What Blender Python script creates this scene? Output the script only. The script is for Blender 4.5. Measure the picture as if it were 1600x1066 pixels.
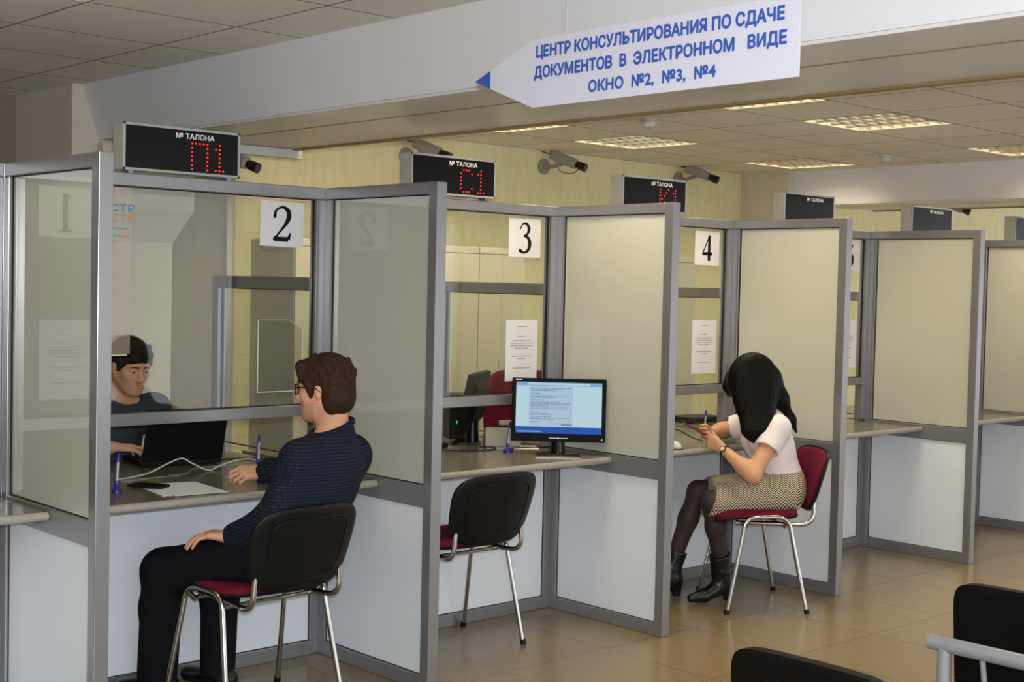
import bpy, math, random
import numpy as np
from mathutils import Vector, Matrix

random.seed(4)
for _o in list(bpy.data.objects):
    bpy.data.objects.remove(_o)
SC = bpy.context.scene
COL = SC.collection

# ------------------------------------------------------------------ camera
CAM_POS = Vector((-2.0034, -4.8729, 1.6001))
_yaw, _pit, _roll = 0.744356, -0.039805, 0.022877
_F = Vector((math.sin(_yaw) * math.cos(_pit), math.cos(_yaw) * math.cos(_pit), math.sin(_pit)))
_R = Vector((math.cos(_yaw), -math.sin(_yaw), 0))
_U = _R.cross(_F)
_R2 = _R * math.cos(_roll) + _U * math.sin(_roll)
_U2 = _U * math.cos(_roll) - _R * math.sin(_roll)
cd = bpy.data.cameras.new('camera')
cam = bpy.data.objects.new('camera', cd)
COL.objects.link(cam)
cam.matrix_world = Matrix(((_R2.x, _U2.x, -_F.x, CAM_POS.x), (_R2.y, _U2.y, -_F.y, CAM_POS.y),
                           (_R2.z, _U2.z, -_F.z, CAM_POS.z), (0, 0, 0, 1)))
cd.sensor_width = 36.0
cd.lens = 2136.6 / 1600 * 36
cd.clip_start = 0.05
SC.camera = cam

# ------------------------------------------------------------------ light and exposure
SC.view_settings.view_transform = 'Standard'
SC.view_settings.look = 'None'
SC.view_settings.gamma = 1
SC.view_settings.use_curve_mapping = False
SC.view_settings.exposure = 0.14

world = bpy.data.worlds.new('hall_light')
SC.world = world
world.use_nodes = True
world.node_tree.nodes['Background'].inputs['Color'].default_value = (0.93, 0.97, 1.0, 1)
world.node_tree.nodes['Background'].inputs['Strength'].default_value = 1.62

fl = bpy.data.lights.new('camera_flash', 'POINT')       # the flash gun on top of the photographer's camera
fl.energy = 360
fl.color = (0.90, 0.95, 1.0)
fl.shadow_soft_size = 0.025
flo = bpy.data.objects.new('camera_flash', fl)
COL.objects.link(flo)
flo.location = CAM_POS + _U2 * 0.085 + _R2 * 0.015

LAMP_W = 30.0
LAMP_COL = (1.0, 0.87, 0.64)

# ------------------------------------------------------------------ materials
def lin(c):
    return tuple(((v / 255) / 12.92 if v / 255 <= 0.04045 else ((v / 255 + 0.055) / 1.055) ** 2.4) for v in c)

def mat(name, rgb, rough=0.5, metal=0.0, spec=0.5, noise=None, bump=None, emit=None, sss=0, coat=0, srgb=True):
    """noise=(scale, amount) varies the base colour, bump=(scale, strength[, stretch])"""
    m = bpy.data.materials.new(name)
    m.use_nodes = True
    nt = m.node_tree
    b = nt.nodes['Principled BSDF']
    c = lin(rgb) if srgb else rgb
    b.inputs['Base Color'].default_value = (*c, 1)
    b.inputs['Roughness'].default_value = rough
    b.inputs['Metallic'].default_value = metal
    b.inputs['Specular IOR Level'].default_value = spec
    if coat:
        b.inputs['Coat Weight'].default_value = coat
        b.inputs['Coat Roughness'].default_value = 0.05
    if sss:
        b.inputs['Subsurface Weight'].default_value = sss
        b.inputs['Subsurface Radius'].default_value = (0.012, 0.005, 0.003)
        b.inputs['Subsurface Scale'].default_value = 1.0
    if emit:
        b.inputs['Emission Color'].default_value = (*lin(emit[0]), 1)
        b.inputs['Emission Strength'].default_value = emit[1]
    tc = None
    if noise or bump:
        tc = nt.nodes.new('ShaderNodeTexCoord')
    if noise:
        n = nt.nodes.new('ShaderNodeTexNoise')
        n.inputs['Scale'].default_value = noise[0]
        n.inputs['Detail'].default_value = 5
        nt.links.new(tc.outputs['Object'], n.inputs['Vector'])
        mx = nt.nodes.new('ShaderNodeMixRGB')
        k = noise[1]
        mx.inputs['Color1'].default_value = (*[v * (1 - k) for v in c], 1)
        mx.inputs['Color2'].default_value = (*[min(1, v * (1 + k)) for v in c], 1)
        nt.links.new(n.outputs['Fac'], mx.inputs['Fac'])
        nt.links.new(mx.outputs['Color'], b.inputs['Base Color'])
    if bump:
        mp = nt.nodes.new('ShaderNodeMapping')
        mp.inputs['Scale'].default_value = bump[2] if len(bump) > 2 else (1, 1, 1)
        nt.links.new(tc.outputs['Object'], mp.inputs['Vector'])
        n2 = nt.nodes.new('ShaderNodeTexNoise')
        n2.inputs['Scale'].default_value = bump[0]
        n2.inputs['Detail'].default_value = 4
        nt.links.new(mp.outputs['Vector'], n2.inputs['Vector'])
        bp = nt.nodes.new('ShaderNodeBump')
        bp.inputs['Strength'].default_value = bump[1]
        bp.inputs['Distance'].default_value = 0.01
        nt.links.new(n2.outputs['Fac'], bp.inputs['Height'])
        nt.links.new(bp.outputs['Normal'], b.inputs['Normal'])
    return m

def N(nt, kind, **kw):
    n = nt.nodes.new(kind)
    for k, v in kw.items():
        setattr(n, k, v)
    return n

def mth(nt, op, a, b=None, c=None):
    n = nt.nodes.new('ShaderNodeMath')
    n.operation = op
    for i, v in enumerate((a, b, c)):
        if v is None:
            continue
        if isinstance(v, (int, float)):
            n.inputs[i].default_value = v
        else:
            nt.links.new(v, n.inputs[i])
    return n.outputs[0]

def grid_material(name, rgb, line_rgb, pitch, ox, oy, w, rough, noise_amt, nscale, spec=0.5, per_tile=0.0, bump=0.0):
    m = mat(name, rgb, rough, spec=spec)
    nt = m.node_tree
    b = nt.nodes['Principled BSDF']
    tc = N(nt, 'ShaderNodeTexCoord')
    sx = N(nt, 'ShaderNodeSeparateXYZ')
    nt.links.new(tc.outputs['Object'], sx.inputs[0])
    ux = mth(nt, 'DIVIDE', mth(nt, 'SUBTRACT', sx.outputs[0], ox), pitch)
    uy = mth(nt, 'DIVIDE', mth(nt, 'SUBTRACT', sx.outputs[1], oy), pitch)
    dx = mth(nt, 'ABSOLUTE', mth(nt, 'SUBTRACT', mth(nt, 'FRACT', mth(nt, 'ADD', ux, 0.5)), 0.5))
    dy = mth(nt, 'ABSOLUTE', mth(nt, 'SUBTRACT', mth(nt, 'FRACT', mth(nt, 'ADD', uy, 0.5)), 0.5))
    d = mth(nt, 'MINIMUM', dx, dy)
    line = mth(nt, 'LESS_THAN', d, w / pitch)
    n = N(nt, 'ShaderNodeTexNoise')
    n.inputs['Scale'].default_value = nscale
    n.inputs['Detail'].default_value = 6
    nt.links.new(tc.outputs['Object'], n.inputs['Vector'])
    wn = N(nt, 'ShaderNodeTexWhiteNoise', noise_dimensions='2D')
    cb = N(nt, 'ShaderNodeCombineXYZ')
    nt.links.new(mth(nt, 'FLOOR', ux), cb.inputs[0])
    nt.links.new(mth(nt, 'FLOOR', uy), cb.inputs[1])
    nt.links.new(cb.outputs[0], wn.inputs['Vector'])
    c = lin(rgb)
    v = mth(nt, 'ADD', mth(nt, 'MULTIPLY', mth(nt, 'SUBTRACT', n.outputs['Fac'], 0.5), noise_amt * 2),
            mth(nt, 'MULTIPLY', mth(nt, 'SUBTRACT', wn.outputs['Value'], 0.5), per_tile * 2))
    v = mth(nt, 'ADD', v, 1.0)
    sc = N(nt, 'ShaderNodeVectorMath', operation='SCALE')
    sc.inputs[0].default_value = c
    nt.links.new(v, sc.inputs['Scale'])
    mx = N(nt, 'ShaderNodeMixRGB')
    nt.links.new(line, mx.inputs['Fac'])
    nt.links.new(sc.outputs['Vector'], mx.inputs['Color1'])
    mx.inputs['Color2'].default_value = (*lin(line_rgb), 1)
    nt.links.new(mx.outputs['Color'], b.inputs['Base Color'])
    if bump:
        bp = N(nt, 'ShaderNodeBump')
        bp.inputs['Strength'].default_value = bump
        bp.inputs['Distance'].default_value = 0.01
        nt.links.new(n.outputs['Fac'], bp.inputs['Height'])
        nt.links.new(bp.outputs['Normal'], b.inputs['Normal'])
    return m

def pane_material(name, tint=(0.965, 0.98, 0.96), ior=1.5, boost=1.0, rough=0.0):
    m = bpy.data.materials.new(name)
    m.use_nodes = True
    nt = m.node_tree
    nt.nodes.remove(nt.nodes['Principled BSDF'])
    out = nt.nodes['Material Output']
    tr = N(nt, 'ShaderNodeBsdfTransparent')
    tr.inputs['Color'].default_value = (*tint, 1)
    gl = N(nt, 'ShaderNodeBsdfGlossy')
    gl.inputs['Roughness'].default_value = rough
    ge = N(nt, 'ShaderNodeNewGeometry')
    dt = N(nt, 'ShaderNodeVectorMath', operation='DOT_PRODUCT')
    nt.links.new(ge.outputs['Normal'], dt.inputs[0])
    nt.links.new(ge.outputs['Incoming'], dt.inputs[1])
    f0 = ((ior - 1) / (ior + 1)) ** 2
    g = mth(nt, 'POWER', mth(nt, 'SUBTRACT', 1.0, mth(nt, 'ABSOLUTE', dt.outputs['Value'])), 5.0)
    fres = mth(nt, 'ADD', f0, mth(nt, 'MULTIPLY', g, 1 - f0))       # Schlick reflectance, the same from both sides
    mx = N(nt, 'ShaderNodeMixShader')
    nt.links.new(mth(nt, 'MINIMUM', mth(nt, 'MULTIPLY', fres, boost), 1.0), mx.inputs['Fac'])
    nt.links.new(tr.outputs[0], mx.inputs[1])
    nt.links.new(gl.outputs[0], mx.inputs[2])
    nt.links.new(mx.outputs[0], out.inputs['Surface'])
    return m

M = {}
M['alu'] = mat('silver_frame', (146, 145, 147), 0.28, 0.55, noise=(30, 0.03))
M['gasket'] = mat('black_gasket', (16, 16, 18), 0.6)
M['fin_glass'] = mat('milky_glass', (196, 196, 183), 0.012, spec=0.62, noise=(1.2, 0.03))
M['white_panel'] = mat('white_laminate', (234, 239, 246), 0.28, spec=0.5, noise=(2, 0.015))
M['window_glass'] = pane_material('window_glass')
M['counter'] = mat('worktop_laminate', (110, 105, 92), 0.22, spec=0.5, noise=(14, 0.10))
M['counter_edge'] = mat('worktop_edge', (160, 155, 144), 0.3, noise=(40, 0.03))
M['floor'] = grid_material('floor_tiles', (130, 113, 82), (90, 75, 52), 0.6, 2.41, -0.745, 0.0022, 0.24, 0.07, 3.0, spec=0.4, per_tile=0.03)
M['ceiling'] = grid_material('ceiling_tiles', (238, 235, 231), (120, 112, 100), 0.6, 4.35, -0.9, 0.0045, 0.9, 0.05, 60, spec=0.1, per_tile=0.03, bump=0.15)
M['beam'] = mat('beam_white', (230, 230, 236), 0.5, spec=0.3, noise=(3, 0.02))
M['beam_under'] = mat('beam_underside', (222, 220, 218), 0.35, spec=0.4, noise=(3, 0.02))
M['trim_tan'] = mat('tan_trim', (150, 128, 86), 0.5)
M['column'] = mat('column_paint', (214, 206, 190), 0.8, noise=(6, 0.06))
M['chrome'] = mat('chrome_tube', (200, 198, 194), 0.16, 1.0)
M['black_plastic'] = mat('black_plastic', (16, 16, 16), 0.45, spec=0.22, bump=(400, 0.05))
M['gloss_black'] = mat('gloss_black', (8, 8, 9), 0.12)
M['burgundy'] = mat('burgundy_fabric', (104, 16, 44), 0.9, spec=0.2, noise=(300, 0.12), bump=(500, 0.2))
M['leather'] = mat('black_leather', (8, 7, 7), 0.5, spec=0.15, noise=(40, 0.15), bump=(120, 0.12))
M['silver_tube'] = mat('silver_paint', (165, 167, 172), 0.38, 0.4)
M['paper'] = mat('white_paper', (226, 226, 228), 0.8, spec=0.2)
M['ink'] = mat('black_ink', (22, 22, 24), 0.8, spec=0.2)
M['grey_ink'] = mat('grey_print', (140, 140, 142), 0.8, spec=0.2)
M['sign_white'] = mat('sign_white', (206, 206, 220), 0.4, spec=0.3)
M['sign_blue'] = mat('sign_blue', (54, 88, 170), 0.5, spec=0.3)
M['case_white'] = mat('display_case', (196, 192, 184), 0.4, spec=0.4)
M['screen_dark'] = mat('display_screen', (6, 6, 7), 0.25, spec=0.2)
M['caption'] = mat('caption_white', (225, 225, 225), 0.6)
M['led'] = mat('red_led', (60, 4, 4), 0.4, emit=((255, 24, 20), 2.2))
M['cam_body'] = mat('camera_body', (150, 146, 134), 0.45, spec=0.4)
M['cam_dark'] = mat('camera_lens_hood', (16, 16, 17), 0.3)
M['cable_white'] = mat('white_cable', (205, 205, 200), 0.5)
M['cable_black'] = mat('black_cable', (14, 14, 15), 0.45)
M['pen_blue'] = mat('blue_plastic', (40, 36, 130), 0.3)
M['pen_clear'] = mat('pen_barrel', (190, 190, 200), 0.25)
M['cream'] = mat('cream_plastic', (172, 166, 142), 0.5)
M['skin'] = mat('skin', (214, 160, 130), 0.5, spec=0.35, sss=0.12, noise=(18, 0.06))
M['skin_girl'] = mat('skin_warm', (208, 158, 120), 0.5, spec=0.35, sss=0.12, noise=(18, 0.05))
M['stubble'] = mat('stubble_skin', (194, 144, 118), 0.6, spec=0.3, sss=0.1, noise=(160, 0.2))
M['monitor_black'] = mat('monitor_black', (10, 10, 11), 0.6, spec=0.12)
M['lips'] = mat('lips', (170, 92, 84), 0.5)
M['eye_white'] = mat('eye_white', (186, 174, 164), 0.4)
M['iris'] = mat('iris', (40, 28, 20), 0.15)
M['brow'] = mat('eyebrow_hair', (46, 30, 22), 0.8)
M['hair_brown'] = mat('brown_hair', (54, 34, 21), 0.6, spec=0.14, noise=(120, 0.75), bump=(110, 0.9, (1, 1, 0.12)))
M['hair_dark'] = mat('dark_hair', (32, 23, 19), 0.55, spec=0.2, noise=(90, 0.4), bump=(60, 0.5, (1, 1, 0.2)))
M['hair_black'] = mat('black_hair', (7, 6, 6), 0.5, spec=0.14, bump=(70, 0.5, (1, 1, 0.08)))
M['trousers'] = mat('black_trousers', (19, 19, 24), 0.9, spec=0.12, bump=(9, 0.6))
M['polo'] = mat('slate_polo', (62, 68, 76), 0.9, spec=0.15, bump=(10, 0.6))
M['shoe'] = mat('black_shoe_leather', (15, 14, 15), 0.25)
M['boot'] = mat('black_boot_leather', (17, 16, 17), 0.28, bump=(30, 0.3))
M['tights'] = mat('dark_sheer_tights', (60, 46, 44), 0.6, spec=0.3)
M['blouse'] = mat('white_blouse', (232, 222, 222), 0.85, spec=0.2, bump=(11, 0.7))
M['watch'] = mat('brown_strap', (64, 30, 24), 0.5)
M['watch_face'] = mat('watch_face', (215, 200, 180), 0.2)
M['phone_red'] = mat('red_phone_case', (88, 30, 38), 0.35)
M['lens_glass'] = pane_material('spectacle_glass', (0.95, 0.95, 0.95), 1.45, 1.2)
M['cabinet'] = mat('cupboard_beige', (206, 199, 174), 0.5, noise=(5, 0.03))
M['cabinet_side'] = mat('cupboard_side', (182, 180, 172), 0.5, noise=(5, 0.03))  # beige cupboard again, greyed in the colour for its shaded side
M['tan_wood'] = mat('brown_board', (122, 92, 56), 0.5, noise=(10, 0.1))

def shirt_material():
    m = mat('navy_checked_shirt', (27, 33, 50), 0.85, spec=0.15, bump=(9, 0.7))
    nt = m.node_tree
    b = nt.nodes['Principled BSDF']
    tc = N(nt, 'ShaderNodeTexCoord')
    sx = N(nt, 'ShaderNodeSeparateXYZ')
    nt.links.new(tc.outputs['Object'], sx.inputs[0])
    p = 0.0118
    a = mth(nt, 'FRACT', mth(nt, 'DIVIDE', sx.outputs[2], p))
    h = mth(nt, 'FRACT', mth(nt, 'DIVIDE', mth(nt, 'ADD', sx.outputs[0], mth(nt, 'MULTIPLY', sx.outputs[1], 0.6)), p * 0.6))
    fac = mth(nt, 'MULTIPLY', mth(nt, 'LESS_THAN', a, 0.30), mth(nt, 'LESS_THAN', h, 0.62))
    mx = N(nt, 'ShaderNodeMixRGB')
    nt.links.new(fac, mx.inputs['Fac'])
    mx.inputs['Color1'].default_value = (*lin((24, 28, 40)), 1)
    mx.inputs['Color2'].default_value = (*lin((42, 51, 70)), 1)
    nt.links.new(mx.outputs[0], b.inputs['Base Color'])
    return m
M['shirt'] = shirt_material()

def skirt_material():
    m = mat('zigzag_skirt', (150, 140, 120), 0.9, spec=0.15)
    nt = m.node_tree
    b = nt.nodes['Principled BSDF']
    tc = N(nt, 'ShaderNodeTexCoord')
    mp = N(nt, 'ShaderNodeMapping')
    mp.inputs['Rotation'].default_value = (0, 0, math.radians(-55))
    nt.links.new(tc.outputs['Object'], mp.inputs['Vector'])
    sx = N(nt, 'ShaderNodeSeparateXYZ')
    nt.links.new(mp.outputs[0], sx.inputs[0])
    u = mth(nt, 'ADD', sx.outputs[1], mth(nt, 'MULTIPLY', sx.outputs[0], 0.3))
    tri = mth(nt, 'ABSOLUTE', mth(nt, 'SUBTRACT', mth(nt, 'FRACT', mth(nt, 'DIVIDE', u, 0.042)), 0.5))
    z = mth(nt, 'ADD', mth(nt, 'DIVIDE', mth(nt, 'ADD', sx.outputs[2], mth(nt, 'MULTIPLY', sx.outputs[0], 0.7)), 0.0135), mth(nt, 'MULTIPLY', tri, 3.0))
    fac = mth(nt, 'LESS_THAN', mth(nt, 'FRACT', z), 0.48)
    mx = N(nt, 'ShaderNodeMixRGB')
    nt.links.new(fac, mx.inputs['Fac'])
    mx.inputs['Color1'].default_value = (*lin((222, 210, 182)), 1)
    mx.inputs['Color2'].default_value = (*lin((26, 22, 20)), 1)
    nt.links.new(mx.outputs[0], b.inputs['Base Color'])
    return m
M['skirt'] = skirt_material()

def wall_material(name, rgb, block=None):
    m = mat(name, rgb, 0.75, spec=0.2)
    nt = m.node_tree
    b = nt.nodes['Principled BSDF']
    tc = N(nt, 'ShaderNodeTexCoord')
    mp = N(nt, 'ShaderNodeMapping')
    mp.inputs['Scale'].default_value = (9, 9, 1.6)
    nt.links.new(tc.outputs['Object'], mp.inputs['Vector'])
    n = N(nt, 'ShaderNodeTexNoise')
    n.inputs['Scale'].default_value = 3
    n.inputs['Detail'].default_value = 6
    nt.links.new(mp.outputs[0], n.inputs['Vector'])
    c = lin(rgb)
    mx = N(nt, 'ShaderNodeMixRGB')
    nt.links.new(n.outputs['Fac'], mx.inputs['Fac'])
    mx.inputs['Color1'].default_value = (*[v * 0.86 for v in c], 1)
    mx.inputs['Color2'].default_value = (*[v * 1.12 for v in c], 1)
    sx = N(nt, 'ShaderNodeSeparateXYZ')
    nt.links.new(tc.outputs['Object'], sx.inputs[0])
    zz = mth(nt, 'ABSOLUTE', mth(nt, 'SUBTRACT', mth(nt, 'FRACT', mth(nt, 'DIVIDE', mth(nt, 'SUBTRACT', sx.outputs[2], 1.64), 0.24)), 0.5))
    seam = mth(nt, 'MULTIPLY', mth(nt, 'GREATER_THAN', zz, 0.49), 0.18)
    mx2 = N(nt, 'ShaderNodeMixRGB')
    nt.links.new(mth(nt, 'MULTIPLY', seam, mth(nt, 'LESS_THAN', sx.outputs[2], 1.9)), mx2.inputs['Fac'])
    nt.links.new(mx.outputs[0], mx2.inputs['Color1'])
    mx2.inputs['Color2'].default_value = (*[v * 0.45 for v in c], 1)
    nt.links.new(mx2.outputs[0], b.inputs['Base Color'])
    return m
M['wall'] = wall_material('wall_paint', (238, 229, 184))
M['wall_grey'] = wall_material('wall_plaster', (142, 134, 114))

# ------------------------------------------------------------------ mesh helpers
def fr(z):
    """orthonormal frame with third axis z"""
    z = Vector(z).normalized()
    a = Vector((0, 0, 1)) if abs(z.z) < 0.9 else Vector((1, 0, 0))
    x = a.cross(z).normalized()
    return x, z.cross(x), z

class MB:
    def __init__(self):
        self.v, self.f = [], []
    def add(self, vs, fs):
        o = len(self.v)
        self.v += [tuple(p) for p in vs]
        self.f += [tuple(i + o for i in q) for q in fs]
        return self
    def box(self, lo, hi):
        (a, b, c), (d, e, g) = lo, hi
        return self.add([(a, b, c), (d, b, c), (d, e, c), (a, e, c), (a, b, g), (d, b, g), (d, e, g), (a, e, g)],
                        [(3, 2, 1, 0), (4, 5, 6, 7), (0, 1, 5, 4), (1, 2, 6, 5), (2, 3, 7, 6), (3, 0, 4, 7)])
    def obox(self, c, x, y, z):
        """box with centre c and half-axis vectors x, y, z (right handed)"""
        c, x, y, z = map(Vector, (c, x, y, z))
        vs = [c + x * i + y * j + z * k for k in (-1, 1) for (i, j) in ((-1, -1), (1, -1), (1, 1), (-1, 1))]
        return self.add(vs, [(3, 2, 1, 0), (4, 5, 6, 7), (0, 1, 5, 4), (1, 2, 6, 5), (2, 3, 7, 6), (3, 0, 4, 7)])
    def cyl(self, a, b, ra, rb=None, n=16):
        return self.tube([a, b], [ra, ra if rb is None else rb], n)
    def tube(self, pts, r, n=10, cap=True):
        pts = [Vector(p) for p in pts]
        rs = r if isinstance(r, (list, tuple)) else [r] * len(pts)
        t0 = (pts[1] - pts[0]).normalized()
        x, y, _ = fr(t0)
        o = len(self.v)
        for i, p in enumerate(pts):
            if i == 0:
                t = t0
            elif i == len(pts) - 1:
                t = (pts[i] - pts[i - 1]).normalized()
            else:
                t = ((pts[i + 1] - pts[i]).normalized() + (pts[i] - pts[i - 1]).normalized())
                t = t.normalized() if t.length > 1e-6 else t0
            x = (x - t * x.dot(t)).normalized()
            y = t.cross(x)
            for k in range(n):
                a = 2 * math.pi * k / n
                q = p + (x * math.cos(a) + y * math.sin(a)) * rs[i]
                self.v.append(tuple(q))
        for i in range(len(pts) - 1):
            for k in range(n):
                a, b = o + i * n + k, o + i * n + (k + 1) % n
                self.f.append((a, b, b + n, a + n))
        if cap:
            self.f.append(tuple(o + k for k in reversed(range(n))))
            e = o + (len(pts) - 1) * n
            self.f.append(tuple(e + k for k in range(n)))
        return self
    def ball(self, c, r, n=12, m=8):
        r = (r, r, r) if isinstance(r, (int, float)) else r
        vs = [(c[0], c[1], c[2] - r[2])]
        for j in range(1, m):
            t = math.pi * j / m
            for k in range(n):
                a = 2 * math.pi * k / n
                vs.append((c[0] + r[0] * math.sin(t) * math.cos(a), c[1] + r[1] * math.sin(t) * math.sin(a), c[2] - r[2] * math.cos(t)))
        vs.append((c[0], c[1], c[2] + r[2]))
        fs = [(0, 1 + (k + 1) % n, 1 + k) for k in range(n)]
        for j in range(m - 2):
            for k in range(n):
                a, b = 1 + j * n + k, 1 + j * n + (k + 1) % n
                fs.append((a, b, b + n, a + n))
        e = 1 + (m - 2) * n
        fs += [(e + k, e + (k + 1) % n, e + n) for k in range(n)]
        return self.add(vs, fs)
    def prism(self, poly, depth, fn):
        """poly (u, v) counter-clockwise, extruded from w=0 to w=depth; fn(u, v, w) -> xyz"""
        n = len(poly)
        vs = [fn(u, v, 0) for u, v in poly] + [fn(u, v, depth) for u, v in poly]
        fs = [tuple(reversed(range(n))), tuple(range(n, 2 * n))]
        fs += [(i, (i + 1) % n, n + (i + 1) % n, n + i) for i in range(n)]
        return self.add(vs, fs)
    def pad(self, w, h, tf, tb, fn, e=5.0, n=128, rings=7, edge=0.5):
        """closed cushion: rounded-rectangle outline, swelling tf to the front and tb to the back; fn(u, v, t) -> xyz"""
        def outl(k, r):
            a = 2 * math.pi * k / n
            c, s = math.cos(a), math.sin(a)
            q = (abs(c) ** e + abs(s) ** e) ** (-1 / e)
            return c * q * r * w / 2, s * q * r * h / 2
        vs, fs = [], []
        def ring(r, t):
            o = len(vs)
            for k in range(n):
                u, v = outl(k, r)
                vs.append(fn(u, v, t))
            return o
        prev = None
        seq = []
        for i in range(1, rings + 1):
            r = math.sin(i / rings * math.pi / 2)
            seq.append((r, tf * (edge + (1 - edge) * math.sqrt(max(0, 1 - r ** 6)))))
        for i in range(rings, 0, -1):
            r = math.sin(i / rings * math.pi / 2)
            seq.append((r, -tb * (edge + (1 - edge) * math.sqrt(max(0, 1 - r ** 6)))))
        vs.append(fn(0, 0, tf))
        for r, t in seq:
            o = ring(r, t)
            if prev is None:
                fs += [(0, o + k, o + (k + 1) % n) for k in range(n)]
            else:
                fs += [(prev + k, o + k, o + (k + 1) % n, prev + (k + 1) % n) for k in range(n)]
            prev = o
        vs.append(fn(0, 0, -tb))
        l = len(vs) - 1
        fs += [(prev + (k + 1) % n, prev + k, l) for k in range(n)]
        return self.add(vs, fs)
    def build(self, name, material, parent=None, world=True, smooth=None, bevel=0.0, seg=2):
        me = bpy.data.meshes.new(name)
        vs = self.v
        if parent is not None and world:
            inv = wm(parent).inverted()
            vs = [tuple(inv @ Vector(p)) for p in vs]
        me.from_pydata(vs, [], self.f)
        me.validate()
        me.materials.append(material)
        o = bpy.data.objects.new(name, me)
        COL.objects.link(o)
        if parent is not None:
            o.parent = parent
        if bevel:
            b = o.modifiers.new('bevel', 'BEVEL')
            b.width = bevel
            b.segments = seg
            b.limit_method = 'ANGLE'
            b.angle_limit = math.radians(40)
        if smooth is not None:
            me.polygons.foreach_set('use_smooth', [True] * len(me.polygons))
            me.set_sharp_from_angle(angle=math.radians(smooth))
        return o

def wm(o):
    m = o.matrix_basis.copy()
    while o.parent:
        o = o.parent
        m = o.matrix_basis @ m
    return m

def tag(o, label, cat, group=None):
    o['label'] = label
    o['category'] = cat
    if group:
        o['group'] = group
    return o

def thing(name, label, cat, loc=(0, 0, 0), rz=0.0, group=None):
    o = bpy.data.objects.new(name, None)
    o.empty_display_size = 0.05
    COL.objects.link(o)
    o.location = loc
    o.rotation_euler = (0, 0, rz)
    return tag(o, label, cat, group)

def struct(name, mb, m, bevel=0.0, smooth=None):
    o = mb.build(name, m, bevel=bevel, smooth=smooth)
    o['kind'] = 'structure'
    return o

def dup(root, label=None, loc=None, rz=None):
    r = root.copy()
    COL.objects.link(r)
    if loc is not None:
        r.location = loc
    if rz is not None:
        r.rotation_euler = (0, 0, rz)
    if label:
        r['label'] = label
    for ch in list(root.children):
        c = ch.copy()
        COL.objects.link(c)
        c.parent = r
        for g in list(ch.children):
            d = g.copy()
            COL.objects.link(d)
            d.parent = c
    return r

def bez(pts, n=8):
    """Catmull-Rom through pts"""
    P = [Vector(p) for p in pts]
    P = [P[0] * 2 - P[1]] + P + [P[-1] * 2 - P[-2]]
    out = []
    for i in range(1, len(P) - 2):
        a, b, c, d = P[i - 1], P[i], P[i + 1], P[i + 2]
        for k in range(n):
            t = k / n
            out.append(0.5 * ((2 * b) + (c - a) * t + (2 * a - 5 * b + 4 * c - d) * t * t + (3 * b - a - 3 * c + d) * t ** 3))
    out.append(P[-2])
    return out

def text_mask(s, width, height, bold, cell):
    """the lettering as a fine grid of filled cells, strokes widened by bold x height"""
    cu = bpy.data.curves.new('lettering', 'FONT')
    cu.body = s
    cu.resolution_u = 12
    ob = bpy.data.objects.new('lettering', cu)
    COL.objects.link(ob)
    dg = bpy.context.evaluated_depsgraph_get()
    me = bpy.data.meshes.new_from_object(ob.evaluated_get(dg))
    vs = np.array([v.co[:2] for v in me.vertices])
    fs = [tuple(p.vertices) for p in me.polygons]
    bpy.data.objects.remove(ob)
    bpy.data.curves.remove(cu)
    bpy.data.meshes.remove(me)
    lo, hi = vs.min(0), vs.max(0)
    r = bold * height
    P = (vs - lo) * np.array([(width - 2 * r) / (hi[0] - lo[0]), (height - 2 * r) / (hi[1] - lo[1])]) + r
    nx, ny = int(width / cell) + 2, int(height / cell) + 2
    mk = np.zeros((ny, nx), bool)
    for f in fs:
        for j in range(1, len(f) - 1):
            t = P[[f[0], f[j], f[j + 1]]] / cell
            x0, y0 = np.maximum(np.floor(t.min(0) - 1).astype(int), 0)
            x1, y1 = np.ceil(t.max(0) + 1).astype(int)
            X, Y = np.meshgrid(np.arange(x0, min(x1, nx)) + .5, np.arange(y0, min(y1, ny)) + .5)
            e = [(t[(i + 1) % 3, 0] - t[i, 0]) * (Y - t[i, 1]) - (t[(i + 1) % 3, 1] - t[i, 1]) * (X - t[i, 0]) for i in range(3)]
            ins = ((e[0] >= 0) & (e[1] >= 0) & (e[2] >= 0)) | ((e[0] <= 0) & (e[1] <= 0) & (e[2] <= 0))
            mk[y0:y0 + ins.shape[0], x0:x0 + ins.shape[1]] |= ins
    k = int(round(r / cell))
    out = mk.copy()
    for dy in range(-k, k + 1):
        for dx in range(-k, k + 1):
            if dx * dx + dy * dy <= k * k + .5 and (dx or dy):
                sh = np.zeros_like(mk)
                sh[max(0, dy):ny + min(0, dy), max(0, dx):nx + min(0, dx)] = mk[max(0, -dy):ny + min(0, -dy), max(0, -dx):nx + min(0, -dx)]
                out |= sh
    return out

def mask_mb(mk, cell, fn, depth, x_off=0):
    mb = MB()
    ny, nx = mk.shape
    open_ = {}
    rects = []
    for y in range(ny + 1):
        runs = set()
        if y < ny:
            d = np.diff(np.concatenate([[0], mk[y].astype(np.int8), [0]]))
            runs = set(zip(np.nonzero(d == 1)[0].tolist(), np.nonzero(d == -1)[0].tolist()))
        for q in list(open_):
            if q not in runs:
                rects.append((q[0], q[1], open_.pop(q), y))
        for q in runs:
            open_.setdefault(q, y)
    for x0, x1, y0, y1 in rects:
        a, b = (x_off + x0) * cell, (x_off + x1) * cell
        mb.add([fn(a, y0 * cell, depth), fn(b, y0 * cell, depth), fn(b, y1 * cell, depth), fn(a, y1 * cell, depth)], [(0, 1, 2, 3)])
    return mb

def text_mb(s, width, height, fn, bold=0.0, depth=0.0008):
    """flat lettering scaled to width x height; fn(u, v, w) -> xyz with u right, v up, w out of the face"""
    cell = height / 60
    return mask_mb(text_mask(s, width, height, bold, cell), cell, fn, depth)

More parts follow.
